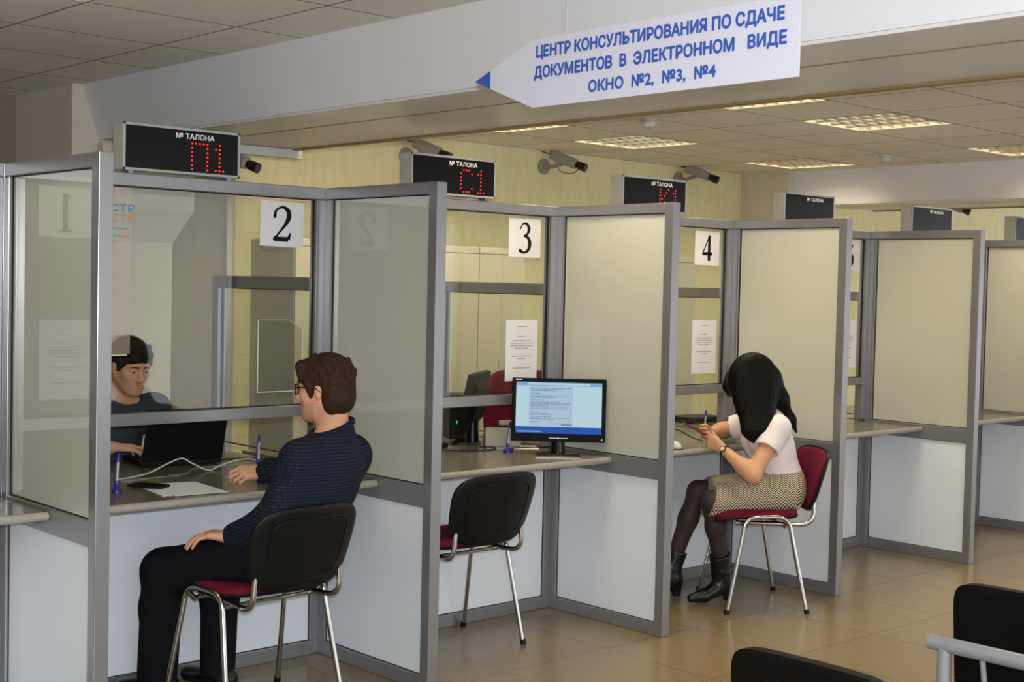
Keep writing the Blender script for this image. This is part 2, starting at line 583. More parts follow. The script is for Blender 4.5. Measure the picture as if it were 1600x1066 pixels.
def text_words(s, width, height, fn, bold=0.0, depth=0.0008):
    """the same lettering, one mesh per word"""
    cell = height / 90
    mk = text_mask(s, width, height, bold, cell)
    cols = mk.any(0)
    gap = int(height * 0.20 / cell)
    out, x, n = [], 0, len(cols)
    while x < n:
        if not cols[x]:
            x += 1
            continue
        e, last = x, x
        while e < n and e - last <= gap:
            if cols[e]:
                last = e
            e += 1
        out.append(mask_mb(mk[:, x:last + 1], cell, fn, depth, x))
        x = last + 1
    return out

def stroke_mb(strokes, fn, depth=0.0008):
    """flat brush strokes: list of [(u, v, width), ...] smoothed; fn(u, v, w) -> xyz"""
    mb = MB()
    for st in strokes:
        closed_line = len(st) == 2
        pts = [Vector(p) for p in st] if closed_line else bez(st, 8)
        L, Rr = [], []
        for i, p in enumerate(pts):
            a, b = pts[max(0, i - 1)], pts[min(len(pts) - 1, i + 1)]
            d = Vector((b.x - a.x, b.y - a.y))
            d = d.normalized() if d.length > 1e-9 else Vector((1, 0))
            nn = Vector((-d.y, d.x)) * (p.z / 2)
            L.append((p.x + nn.x, p.y + nn.y))
            Rr.append((p.x - nn.x, p.y - nn.y))
        n = len(pts)
        vs = [fn(u, v, depth) for u, v in L] + [fn(u, v, depth) for u, v in Rr]
        mb.add(vs, [(n + i, n + i + 1, i + 1, i) for i in range(n - 1)])
        for p in (pts[0], pts[-1]):
            if p.z > 0.001 and not closed_line:
                k = 12
                mb.add([fn(p.x + math.cos(6.2832 * j / k) * p.z / 2, p.y + math.sin(6.2832 * j / k) * p.z / 2, depth) for j in range(k)], [tuple(range(k))])
    return mb

#<<STRUCT>>
# ------------------------------------------------------------------ the room
ZC = 2.56
LAMPS = [(-0.45, -0.9), (1.95, -0.9), (1.95, 0.9), (3.15, -0.9), (3.15, 0.9), (4.35, -0.9), (4.35, 0.9), (6.15, -0.9), (6.15, 0.9),
         (2.55, -2.7), (4.35, -2.7), (6.15, -2.7), (7.95, -0.9), (7.95, 0.9)]
GX0, GY0, T = 4.35 - 0.6 * 17, -0.9 - 0.6 * 12, 0.6
cells = set((round((x - GX0) / T), round((y - GY0) / T)) for x, y in LAMPS)
struct('floor', MB().box((-6, -9, -0.1), (14, 3, 0)), M['floor'])
mb = MB()
NXC, NYC = 33, 19
for j in range(NYC):
    i = 0
    while i < NXC:
        if (i, j) in cells:
            i += 1
            continue
        k = i
        while k < NXC and (k, j) not in cells:
            k += 1
        mb.box((GX0 + i * T, GY0 + j * T, ZC), (GX0 + k * T, GY0 + (j + 1) * T, ZC + 0.03))
        i = k
struct('ceiling', mb, M['ceiling'])
struct('wall_back', MB().box((2.18, 2.12, 0), (14, 2.3, ZC)), M['wall'])
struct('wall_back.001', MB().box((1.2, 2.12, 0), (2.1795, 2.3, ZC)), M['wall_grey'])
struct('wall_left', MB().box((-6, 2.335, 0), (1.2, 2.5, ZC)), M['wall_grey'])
struct('wall_side', MB().box((-6.2, -9, 0), (-6, 2.5, ZC)), M['wall_grey'])  # out of view, added to block world light coming from the left
# pillar with a corbelled head
PX0, PX1 = 1.0, 1.56
mb = MB().box((PX0, 1.65, 0), (PX1, 2.335, ZC))
x0, x1, ya, yb_, e = 1.13, PX1, 1.649, 2.12, 0.085      # sloped corbel under the beam seat
mb.add([(x0, ya, 1.785), (x1, ya, 1.785), (x1, yb_, 1.785), (x0, yb_, 1.785),
        (x0, ya - .07, 1.925), (x1 + e, ya - .07, 1.955), (x1 + e, yb_, 1.955), (x0, yb_, 1.925),
        (x0, ya - .07, 2.275), (x1 + e, ya - .07, 2.275), (x1 + e, yb_, 2.275), (x0, yb_, 2.275)],
       [(3, 2, 1, 0), (0, 1, 5, 4), (1, 2, 6, 5), (2, 3, 7, 6), (3, 0, 4, 7), (4, 5, 9, 8), (5, 6, 10, 9), (6, 7, 11, 10), (7, 4, 8, 11), (8, 9, 10, 11)])
struct('wall_pillar', mb, M['column'], bevel=0.004)
struct('wall_pillar.001', MB().box((6.94, 1.65, 0), (7.5, 2.12, ZC)), M['column'], bevel=0.004)
# beams: white cladding, two boards below, a tan strip along the far edge
def beam(x0, xb, x1, y1, z, name):
    """left face leans from x0 at the ceiling to xb at the underside"""
    b = struct(name, MB().prism([(xb, z), (x1, z), (x1, ZC), (x0, ZC)], y1 + 9.0, lambda u, v, w: (u, y1 - w, v)), M['beam'])
    MB().box((xb, -9, z - 0.012), (xb + 0.29, y1 - 0.2, z - 0.0005)).build('underside_board', M['beam_under'], b, bevel=0.002)
    MB().box((xb + 0.305, -9, z - 0.012), (x1 - 0.03, y1 - 0.2, z - 0.0005)).build('underside_board', M['beam_under'], b, bevel=0.002)
    MB().box((xb + 0.291, -9, z - 0.013), (xb + 0.304, y1 - 0.2, z - 0.0005)).build('seam_strip', M['trim_tan'], b)
    MB().box((x1 - 0.029, -9, z - 0.02), (x1 + 0.012, y1 - 0.2, z + 0.02)).build('edge_strip', M['trim_tan'], b, bevel=0.002)
beam(1.05, 1.14, 1.96, 1.65, 2.292, 'trim_1')
beam(7.0, 7.04, 7.85, 1.65, 2.305, 'trim_2')

# ------------------------------------------------------------------ booths
W, D, P, H = 1.38853, 0.7734, 0.051, 2.0
hp = P / 2
SW = 0.042
def rect_frame(mb, fn, u0, u1, v0, v1, w, d):
    for a in ((u0, u0 + w, v0, v1), (u1 - w, u1, v0, v1), (u0, u1, v0, v0 + w), (u0, u1, v1 - w, v1)):
        p, q = fn(a[0], a[2], -d), fn(a[1], a[3], d)
        mb.box(tuple(min(s, t) for s, t in zip(p, q)), tuple(max(s, t) for s, t in zip(p, q)))
    return mb
def bxx(a, b):
    return MB().box(tuple(min(s, t) for s, t in zip(a, b)), tuple(max(s, t) for s, t in zip(a, b)))

fin_tilt = {0: 0.55, 1: 0.25, 2: 0.25, 3: 0.12, 4: 0.1, 5: 0.1}
fin_says = {0: 'milky glass partition screen between the windows numbered 1 and 2',
            1: 'milky glass partition screen between the windows numbered 2 and 3',
            2: 'milky glass partition screen behind the lit computer monitor',
            3: 'milky glass partition screen behind the woman in the white blouse',
            4: 'milky glass partition screen beyond the one behind the seated woman',
            5: 'milky glass partition screen cut off by the right edge of the photo'}
def make_fin(k):
    x = k * W
    t = thing('partition_screen', fin_says[k], 'partition', (x, 0, 0), 0, 'partition screens between the booths')
    al = M['alu']
    MB().box((x - hp, -hp, 0), (x + hp, hp, H)).build('corner_post', al, t, bevel=0.003)
    MB().box((x - hp + 0.0005, -hp - SW, 0), (x + hp - 0.0005, -hp + 0.001, H - 0.048)).build('stile', al, t, bevel=0.003)
    MB().box((x - hp, -D, 0), (x + hp, -D + P, H)).build('end_post', al, t, bevel=0.003)
    MB().box((x - hp + 0.001, -D + P, H - 0.048), (x + hp - 0.001, -hp, H)).build('top_rail', al, t, bevel=0.003)
    MB().box((x - hp + 0.001, -D + P, 0.725), (x + hp - 0.001, -hp - SW, 0.812)).build('middle_rail', al, t, bevel=0.003)
    MB().box((x - hp + 0.001, -D + P, 0), (x + hp - 0.001, -hp - SW, 0.06)).build('bottom_rail', al, t, bevel=0.003)
    y0, y1 = -D + P, -hp - SW
    g = MB()
    fn = lambda u, v, w: (x + w, u, v)
    rect_frame(g, fn, y0, y1, 0.812, H - 0.048, 0.004, 0.0125)
    rect_frame(g, fn, y0, y1, 0.06, 0.725, 0.003, 0.0145)
    g.build('gasket', M['gasket'], t)
    a = -math.radians(fin_tilt[k])
    cy = (y0 + y1) / 2
    MB().obox((x, cy, (0.812 + H - 0.048) / 2), Vector((math.cos(a), math.sin(a), 0)) * 0.009,
              Vector((-math.sin(a), math.cos(a), 0)) * ((y1 - y0) / 2 - 0.002), Vector((0, 0, (H - 0.048 - 0.812) / 2 - 0.001))).build('glass_pane', M['fin_glass'], t)
    MB().box((x - 0.012, y0 + 0.001, 0.061), (x + 0.012, y1 - 0.001, 0.724)).build('lower_panel', M['white_panel'], t)
    return t
for k in range(6):
    make_fin(k)

win_says = {-1: 'service window of booth 1 at the left edge of the photo', 0: 'service window numbered 2 in front of the man in the navy shirt',
            1: 'service window numbered 3 above the empty chair', 2: 'service window numbered 4 in front of the seated woman',
            3: 'service window of booth 5 mostly hidden behind a milky screen', 4: 'service window of the last booth but one hidden behind its screen'}
def make_window(k):
    x0, x1 = k * W + hp, (k + 1) * W - hp
    t = thing('service_window', win_says[k], 'window', ((x0 + x1) / 2, 0, 0), 0, 'service windows of the booths')
    al = M['alu']
    MB().box((x0, -hp + 0.001, H - 0.05), (x1, hp - 0.001, H)).build('top_rail', al, t, bevel=0.003)
    MB().box((x0, -hp + 0.001, 1.03), (x1, hp - 0.001, 1.078)).build('middle_rail', al, t, bevel=0.003)
    MB().box((x0, -hp + 0.001, 0), (x1, hp - 0.001, 0.06)).build('bottom_rail', al, t, bevel=0.003)
    MB().box((x0, -hp + 0.001, 0.715), (x1, hp - 0.001, 0.766)).build('worktop_rail', al, t, bevel=0.003)
    for a, b in ((x0, x0 + SW), (x1 - SW, x1)):
        MB().box((a, -hp + 0.0015, 0.06), (b, hp - 0.0015, 0.715)).build('lower_stile', al, t, bevel=0.003)
        MB().box((a, -hp + 0.0015, 0.812), (b, hp - 0.0015, H - 0.05)).build('stile', al, t, bevel=0.003)
    x0, x1 = x0 + SW, x1 - SW
    g = MB()
    fn = lambda u, v, w: (u, w, v)
    rect_frame(g, fn, x0, x1, 1.078, H - 0.05, 0.004, 0.0065)
    rect_frame(g, fn, x0, x1, 0.06, 0.715, 0.003, 0.0145)
    g.build('gasket', M['gasket'], t)
    MB().box((x0 + 0.001, -0.003, 1.079), (x1 - 0.001, 0.003, H - 0.051)).build('glass_pane', M['window_glass'], t)
    MB().box((x0 + 0.001, -0.012, 0.061), (x1 - 0.001, 0.012, 0.714)).build('lower_panel', M['white_panel'], t)
for k in range(-1, 5):
    make_window(k)
t = thing('partition_post', 'grey corner post of the first booth beyond the left edge', 'post', (-W, 0, 0))
MB().box((-W - hp, -hp, 0), (-W + hp, hp, H)).build('post', M['alu'], t, bevel=0.003)

top_says = {-1: 'beige worktop end at the left edge below the milky screen', 0: 'grey-beige worktop under the black phone and the papers',
            1: 'grey-beige worktop carrying the lit computer monitor', 2: 'grey-beige worktop under the hands of the seated woman',
            3: 'pale worktop in booth 5 with nothing on it', 4: 'pale worktop at the right edge of the photo'}
def make_counter(k):
    x0, x1 = k * W + hp + 0.001, (k + 1) * W - hp - 0.001
    yf, yb, zt, zb = -0.432, 0.70, 0.80, 0.768
    t = thing('worktop', top_says[k], 'worktop', ((x0 + x1) / 2, 0, zb), 0, 'worktops of the booths')
    MB().box((x0, yf + 0.014, zb), (x1, yb, zt)).build('slab', M['counter'], t, bevel=0.002)
    pr_ = [(yf + 0.0145, zb + 0.001), (yf + 0.006, zb + 0.003), (yf + 0.001, zb + 0.010), (yf, zb + 0.016), (yf + 0.001, zt - 0.010), (yf + 0.006, zt - 0.003), (yf + 0.0145, zt - 0.001)]
    MB().prism([(-a, b) for a, b in pr_][::-1], x1 - x0, lambda u, v, w: (x0 + w, -u, v)).build('rounded_edge', M['counter_edge'], t, smooth=50)
    # steel angle brackets under the board
    for x in (x0 + 0.004, x1 - 0.034):
        MB().box((x, yf + 0.10, zb - 0.022), (x + 0.03, yf + 0.26, zb - 0.0005)).build('bracket', M['alu'], t)
for k in range(-1, 5):
    make_counter(k)

side_says = {0: 'low grey framed glass screen behind the first post', 1: 'low grey framed glass screen beside the laptop', 2: 'low grey framed glass screen behind the third notice',
             3: 'low grey framed glass screen behind the window numbered 4', 4: 'low grey framed glass screen behind booth 5'}
for k in range(1, 5):
    x = k * W
    t = thing('low_screen', side_says[k], 'partition', (x, 0.47, 0), 0, 'low screens on the staff side')
    ya, yb, h2, p2 = hp + 0.002, 0.90, 1.62, 0.056
    MB().box((x - hp, ya, 0), (x + hp, ya + 0.03, h2 - p2)).build('near_post', M['alu'], t, bevel=0.003)
    MB().box((x - hp, yb - p2, 0), (x + hp, yb, h2 - p2)).build('far_post', M['alu'], t, bevel=0.003)
    MB().box((x - hp, ya, h2 - p2), (x + hp, yb, h2)).build('top_rail', M['alu'], t, bevel=0.003)
    MB().box((x - hp, ya + 0.03, 0), (x + hp, yb - p2, 0.06)).build('bottom_rail', M['alu'], t, bevel=0.003)
    g = MB()
    rect_frame(g, lambda u, v, w: (x + w, u, v), ya + 0.03, yb - p2, 0.83, h2 - p2, 0.004, 0.0065)
    g.build('gasket', M['gasket'], t)
    MB().box((x - 0.003, ya + 0.031, 0.831), (x + 0.003, yb - p2 - 0.001, h2 - p2 - 0.001)).build('glass_pane', M['window_glass'], t)
    MB().box((x - 0.012, ya + 0.031, 0.061), (x + 0.012, yb - p2 - 0.001, 0.765)).build('lower_panel', M['white_panel'], t)

# ------------------------------------------------------------------ ticket-number displays
LED = {'П': ['11111', '10001', '10001', '10001', '10001', '10001', '10001'],
       'С': ['01110', '10001', '10000', '10000', '10000', '10001', '01110'],
       'К': ['10001', '10010', '10100', '11000', '10100', '10010', '10001'],
       '1': ['010', '110', '010', '010', '010', '010', '111']}
disp_says = ['black ticket display glowing red П1 above the first seated man', 'black ticket display glowing red С1 above the window numbered 3',
             'black ticket display glowing red К1 above the window numbered 4', 'unlit black ticket display above the screen behind the woman',
             'unlit black ticket display above the fifth milky screen', 'unlit black ticket display cut off by the right edge']
for k in range(6):
    x0 = k * W + 0.427
    x1, zb, zt, yf, yb = x0 + 0.508, 2.011, 2.192, -0.036, 0.05
    t = thing('ticket_display', disp_says[k], 'display', ((x0 + x1) / 2, 0, 2.0), 0, 'ticket-number displays on top of the windows')
    MB().box((x0, yf + 0.004, zb), (x1, yb, zt)).build('case', M['case_white'], t, bevel=0.004)
    rect_frame(MB(), lambda u, v, w: (u, yf + 0.002 + w, v), x0, x1, zb, zt, 0.010, 0.003).build('front_frame', M['silver_tube'], t, bevel=0.001)
    MB().box((x0 + 0.01, yf, zb + 0.01), (x1 - 0.01, yf + 0.006, zt - 0.01)).build('screen', M['screen_dark'], t)
    for xx in (x0 + 0.03, x1 - 0.05):
        MB().box((xx, -0.02, 1.9995), (xx + 0.02, 0.03, zb + 0.002)).build('bracket', M['alu'], t)
    fnf = lambda u, v, w: (x0 + 0.222 + u, yf - w, zt - 0.043 + v)
    text_mb('№ ТАЛОНА', 0.168, 0.022, fnf, 0.035).build('caption', M['caption'], t)
    if k < 3:
        cx, cz, pt = x0 + 0.292, zt - 0.058, 0.0168
        for ch in ['П1', 'С1', 'К1'][k]:
            s = MB()
            for r, row in enumerate(LED[ch]):
                for c, b in enumerate(row):
                    if b == '1':
                        a = (cx + c * pt, yf - 0.0015, cz - r * pt)
                        s.cyl(a, (a[0], a[1] + 0.002, a[2]), 0.0038, n=8)
            cx += (len(LED[ch][0]) + 1.3) * pt
            s.build('led_digit', M['led'], t)

# ------------------------------------------------------------------ paper signs on the glass
DIG = {'1': [[(-.13, .30, .02), (.0, .42, .05)], [(.03, .44, .13), (.03, -.44, .13)], [(-.14, -.45, .05), (.20, -.45, .05)]],
       '2': [[(-.24, .20, .10), (-.20, .36, .07), (.0, .46, .07), (.18, .36, .14), (.20, .18, .15), (.10, .0, .10), (-.08, -.22, .06), (-.26, -.41, .05)], [(-.26, -.40, .13), (.20, -.40, .13)], [(.20, -.40, .13), (.27, -.22, .03)]],
       '3': [[(-.20, .28, .05), (-.08, .44, .05), (.08, .44, .09), (.17, .30, .13), (.12, .14, .09), (-.04, .06, .05)], [(-.04, .06, .05), (.14, .0, .11), (.21, -.18, .15), (.14, -.38, .11), (-.04, -.46, .07), (-.20, -.40, .12)]],
       '4': [[(.10, .46, .15), (.10, -.46, .15)], [(-.28, -.20, .12), (.28, -.20, .12)], [(-.26, -.20, .05), (.10, .44, .06)]],
       '5': [[(-.12, .40, .13), (.22, .40, .13)], [(-.12, .44, .05), (-.18, .08, .05)], [(-.18, .06, .05), (.0, .12, .10), (.19, -.02, .15), (.19, -.26, .15), (.02, -.44, .08), (-.20, -.42, .12)]]}
num_says = {-1: 'white sheet printed with the black number 1', 0: 'white sheet printed with the black number 2', 1: 'white sheet printed with the black number 3',
            2: 'white sheet printed with the black number 4', 3: 'white sheet printed with the black number 5'}
for k in range(-1, 4):
    xc = (k + 1) * W - 0.228
    zc, w, h = 1.838, 0.212, 0.188
    rot = [0.0, 0.018, -0.012, 0.006, 0.0][k + 1]
    yf = -0.0035
    t = thing('number_sheet', num_says[k], 'sign', (xc, yf, zc), 0, 'number sheets on the windows')
    ca, sa = math.cos(rot), math.sin(rot)
    fnn = lambda u, v, w_: (xc + u * ca + v * sa, yf - 0.001 - w_, zc - u * sa + v * ca)
    MB().prism([(-w / 2, -h / 2), (w / 2, -h / 2), (w / 2, h / 2), (-w / 2, h / 2)], 0.0012, fnn).build('sheet', M['paper'], t)
    sc = 0.155
    stroke_mb([[(u * sc, v * sc, q * sc) for u, v, q in st] for st in DIG[str(k + 2)]], fnn, 0.0018).build('digit', M['ink'], t)
note_says = {1: 'white printed notice left of the lit monitor', 2: 'white printed notice on the window numbered 4', -1: 'white printed notice on the window of booth 1', 3: 'white printed notice on the window of booth 5'}
rn = random.Random(7)
for k in (-1, 1, 2, 3):
    xc, zc, w, h = (k + 1) * W - 0.233, 1.290, 0.21, 0.297
    yf = -0.0035
    t = thing('notice', note_says[k], 'notice', (xc, yf, zc), 0, 'printed notices on the windows')
    fnn = lambda u, v, w_: (xc + u, yf - 0.001 - w_, zc + v)
    MB().prism([(-w / 2, -h / 2), (w / 2, -h / 2), (w / 2, h / 2), (-w / 2, h / 2)], 0.0012, fnn).build('sheet', M['paper'], t)
    for v, L in [(.115, .06), (.065, .055), (.045, .12), (.033, .15), (.021, .15), (.009, .09), (-.03, .13), (-.042, .05), (-.088, .11)]:
        s = MB()
        u = -L / 2
        while u < L / 2 - 0.004:
            q = rn.uniform(0.006, 0.02)
            s.add([fnn(u, v, .0018), fnn(min(u + q, L / 2), v, .0018), fnn(min(u + q, L / 2), v + .0045, .0018), fnn(u, v + .0045, .0018)], [(0, 1, 2, 3)])
            u += q + 0.004
        s.build('printed_line', M['grey_ink'], t)
# empty clear pocket on window 2
t = thing('document_pocket', 'empty clear pocket with white edges on the window numbered 2', 'pocket', (1.17, -0.004, 1.29))
out = [(1.052, 1.138), (1.270, 1.138), (1.270, 1.40), (1.205, 1.438), (1.052, 1.438)]
MB().prism(out, 0.002, lambda u, v, w_: (u, -0.0035 - w_, v)).build('clear_sheet', M['window_glass'], t)
s = MB()
for i in range(5):
    a, b = Vector((*out[i], 0)), Vector((*out[(i + 1) % 5], 0))
    r = 0.0026 if i in (0, 1, 4) else 0.0012
    s.tube([(a.x, -0.006, a.y), (b.x, -0.006, b.y)], r, 6)
s.build('white_edge', M['cable_white'], t)

# ------------------------------------------------------------------ direction sign hung from the ceiling
t = thing('direction_sign', 'white arrow-shaped hanging sign with blue Russian lettering', 'sign', (0.6, -2.45, 2.18))
SX = 0.6
fs = lambda y, z, w: (SX - w, -y, z)     # y given as distance along -y
MB().prism([(1.866, 2.187), (2.111, 2.094), (2.993, 2.094), (2.993, 2.282), (2.111, 2.282)], 0.006, lambda u, v, w: (SX + 0.003 - w, -u, v)).build('board', M['sign_white'], t)
MB().prism([(1.868, 2.187), (1.934, 2.1615), (1.934, 2.2125)], 0.001, lambda u, v, w: (SX - 0.0031 - w, -u, v)).build('blue_tip', M['sign_blue'], t)
for s_, y0, y1, z0, z1, h in [('ЦЕНТР КОНСУЛЬТИРОВАНИЯ ПО СДАЧЕ', 2.122, 2.952, 2.222, 2.222, 0.041),
                              ('ДОКУМЕНТОВ  В  ЭЛЕКТРОННОМ   ВИДЕ', 2.115, 2.960, 2.166, 2.166, 0.041),
                              ('ОКНО  №2,  №3,  №4', 2.325, 2.754, 2.112, 2.112, 0.037)]:
    for wd in text_words(s_, y1 - y0, h, lambda u, v, w: (SX - 0.0035 - w, -(y0 + u), z0 + v), 0.042):
        wd.build('lettering', M['sign_blue'], t)
for y in (2.236, 2.80):
    MB().cyl((SX, -y, 2.28), (SX, -y, ZC), 0.0008, n=6).build('hanging_wire', M['cable_white'], t)

# ------------------------------------------------------------------ ceiling lights
light_grp = 'louvred ceiling lights'
lamp_says = {(-0.45, -0.9): 'louvred ceiling light at the top left corner', (3.15, -0.9): 'louvred ceiling light half hidden by the beam right of the hanging sign',
             (3.15, 0.9): 'louvred ceiling light half hidden by the beam under the blue arrow tip', (4.35, -0.9): 'largest louvred ceiling light right of the hanging sign',
             (4.35, 0.9): 'louvred ceiling light in the middle beside a smoke detector', (6.15, -0.9): 'louvred ceiling light at the right edge of the photo',
             (6.15, 0.9): 'louvred ceiling light close to the far beam and pillar'}
M['louvre'] = mat('louvre_metal', (176, 168, 148), 0.25, 0.9)
M['lamp_box'] = mat('lamp_housing', (128, 122, 108), 0.5)
for (x, y) in LAMPS:
    t = thing('ceiling_light', lamp_says.get((x, y), 'louvred ceiling light out of view behind the beam or the camera'), 'ceiling light', (x + 0.3, y + 0.3, ZC), 0, light_grp)
    h = 0.085
    mb = MB()
    mb.box((x + .001, y + .001, ZC + h), (x + .599, y + .599, ZC + h + 0.006))
    for a, b in (((x + .001, y + .001), (x + .006, y + .599)), ((x + .594, y + .001), (x + .599, y + .599)), ((x + .006, y + .001), (x + .594, y + .006)), ((x + .006, y + .594), (x + .594, y + .599))):
        mb.box((*a, ZC - 0.002), (*b, ZC + h))
    mb.build('housing', M['lamp_box'], t)
    lv = MB()
    pb = [(-0.013, 0.050), (-0.0065, 0.030), (-0.0025, 0.012), (0.0, 0.001), (0.0025, 0.012), (0.0065, 0.030), (0.013, 0.050)]
    for i in range(1, 4):
        u = x + .6 * i / 4
        lv.prism(pb, 0.586, lambda a, b, w: (u + a, y + .007 + w, ZC + b))
    for i in range(1, 8):
        u = y + .6 * i / 8
        lv.prism(pb, 0.586, lambda a, b, w: (x + .007 + w, u + a, ZC + b + .0007))
    lv.build('louvre', M['louvre'], t)
    L = bpy.data.lights.new('tube_light', 'AREA')
    L.shape = 'SQUARE'
    L.size = 0.56
    L.energy = LAMP_W * (0.35 if x < 0 else 1.0)          # left fitting dimmed so it does not over-brighten the first screen
    L.color = LAMP_COL
    lo = bpy.data.objects.new('tube_light', L)
    COL.objects.link(lo)
    lo.parent = t
    lo.location = (0, 0, 0.07)

# ------------------------------------------------------------------ fittings on walls and ceiling
for i, (x, y, r, says) in enumerate([(3.78, 0.32, 0.05, 'white smoke detector on the ceiling beside the middle light'), (6.27, 0.36, 0.045, 'white smoke detector on the ceiling near the far beam')]):
    t = thing('smoke_detector', says, 'smoke detector', (x, y, ZC), 0, 'smoke detectors')
    MB().cyl((x, y, ZC - 0.012), (x, y, ZC), r * 1.0, n=28).build('base', M['cable_white'], t, smooth=40)
    MB().tube([(x, y, ZC - 0.05), (x, y, ZC - 0.046), (x, y, ZC - 0.02), (x, y, ZC - 0.012)], [r * 0.55, r * 0.72, r * 0.86, r * 0.8], 28).build('head', M['cable_white'], t, smooth=40)
cam_says = ['grey security camera on the back wall beside the П1 display', 'grey security camera on the back wall peeking over the С1 display', 'grey security camera on the bare wall between the С1 and К1 displays',
            'grey security camera on the back wall right behind the К1 display', 'grey security camera on the far wall near the right edge']
for i, (x, z) in enumerate([(2.06, 2.25), (3.47, 2.425), (4.70, 2.45), (6.15, 2.465), (9.95, 2.42)]):
    y = 2.12
    t = thing('security_camera', cam_says[i], 'camera', (x, y, z), 0, 'security cameras on the back wall')
    MB().cyl((x, y - 0.012, z), (x, y - 0.0005, z), 0.055, n=24).build('wall_plate', M['cam_body'], t, smooth=40)
    e = Vector((x + 0.05, y - 0.14, z + 0.015))
    MB().tube(bez([(x, y - 0.01, z), (x + 0.02, y - 0.07, z - 0.002), tuple(e)], 5), 0.013, 10).build('arm', M['cam_body'], t, smooth=40)
    d = Vector((0.35, -0.80, -0.34)).normalized()
    r_ = d.cross(Vector((0, 0, 1))).normalized()
    u_ = r_.cross(d)
    c = e + u_ * 0.035
    MB().obox(c, r_ * 0.034, d * 0.10, u_ * 0.034).build('body', M['cam_body'], t, bevel=0.012, seg=3)
    MB().tube([c + d * 0.095, c + d * 0.12, c + d * 0.121, c + d * 0.175], [0.024, 0.024, 0.029, 0.031], 16).build('lens', M['cam_dark'], t, smooth=40)
    MB().tube(bez([c - d * 0.1, c - d * 0.15 + u_ * 0.04, (x + 0.01, y - 0.06, z + 0.09), (x - 0.02, y - 0.004, z + 0.105)], 6), 0.004, 6).build('cable', M['cable_black'], t, smooth=60)
    if i in (1, 2):
        MB().tube(bez([c - d * 0.06 - u_ * 0.03, c - u_ * 0.085, c + d * 0.09 - u_ * 0.07, c + d * 0.13 - u_ * 0.02], 6), 0.004, 6).build('loop_cable', M['trim_tan'], t, smooth=60)
t = thing('cable_trunking', 'white boxed trunking on the wall right of the П1 display', 'trunking', (1.75, 1.12, 2.255))
MB().box((1.50, 1.09, 2.232), (1.985, 1.15, 2.277)).build('cover', M['cable_white'], t, bevel=0.002)
t = thing('cable_trunking', 'pale upright trunking on the wall behind the glass of window 2', 'trunking', (2.17, 2.1, 1.0))
MB().box((2.15, 2.09, 0.6), (2.20, 2.1195, 2.5)).build('cover', M['case_white'], t, bevel=0.002)

# cupboards along the back wall
cup_says = ['tall beige cupboard with a grey side behind window 2', 'tall beige cupboard in the middle behind window 3', 'tall narrow beige cupboard at the right behind window 3', 'tall beige cupboard behind window 4']
for i, (x0, x1) in enumerate([(2.33, 3.018), (3.022, 3.708), (3.712, 4.10), (5.16, 5.84)]):
    t = thing('cupboard', cup_says[i], 'cupboard', ((x0 + x1) / 2, 1.88, 0), 0, 'cupboards along the back wall')
    MB().box((x0, 1.67, 0), (x1, 2.118, 1.845)).build('carcass', M['cabinet_side'], t, bevel=0.002)
    MB().box((x0 + .002, 1.65, 0.07), ((x0 + x1) / 2 - .0015, 1.669, 1.80)).build('door', M['cabinet'], t, bevel=0.002)
    MB().box(((x0 + x1) / 2 + .0015, 1.65, 0.07), (x1 - .002, 1.669, 1.80)).build('door', M['cabinet'], t, bevel=0.002)
    MB().box((x0 + .002, 1.65, 1.804), (x1 - .002, 1.669, 1.843)).build('cornice', M['cabinet'], t, bevel=0.002)
    for s in (-0.03, 0.03):
        MB().cyl(((x0 + x1) / 2 + s, 1.63, 1.0), ((x0 + x1) / 2 + s, 1.63, 1.12), 0.005, n=8).build('handle', M['chrome'], t)
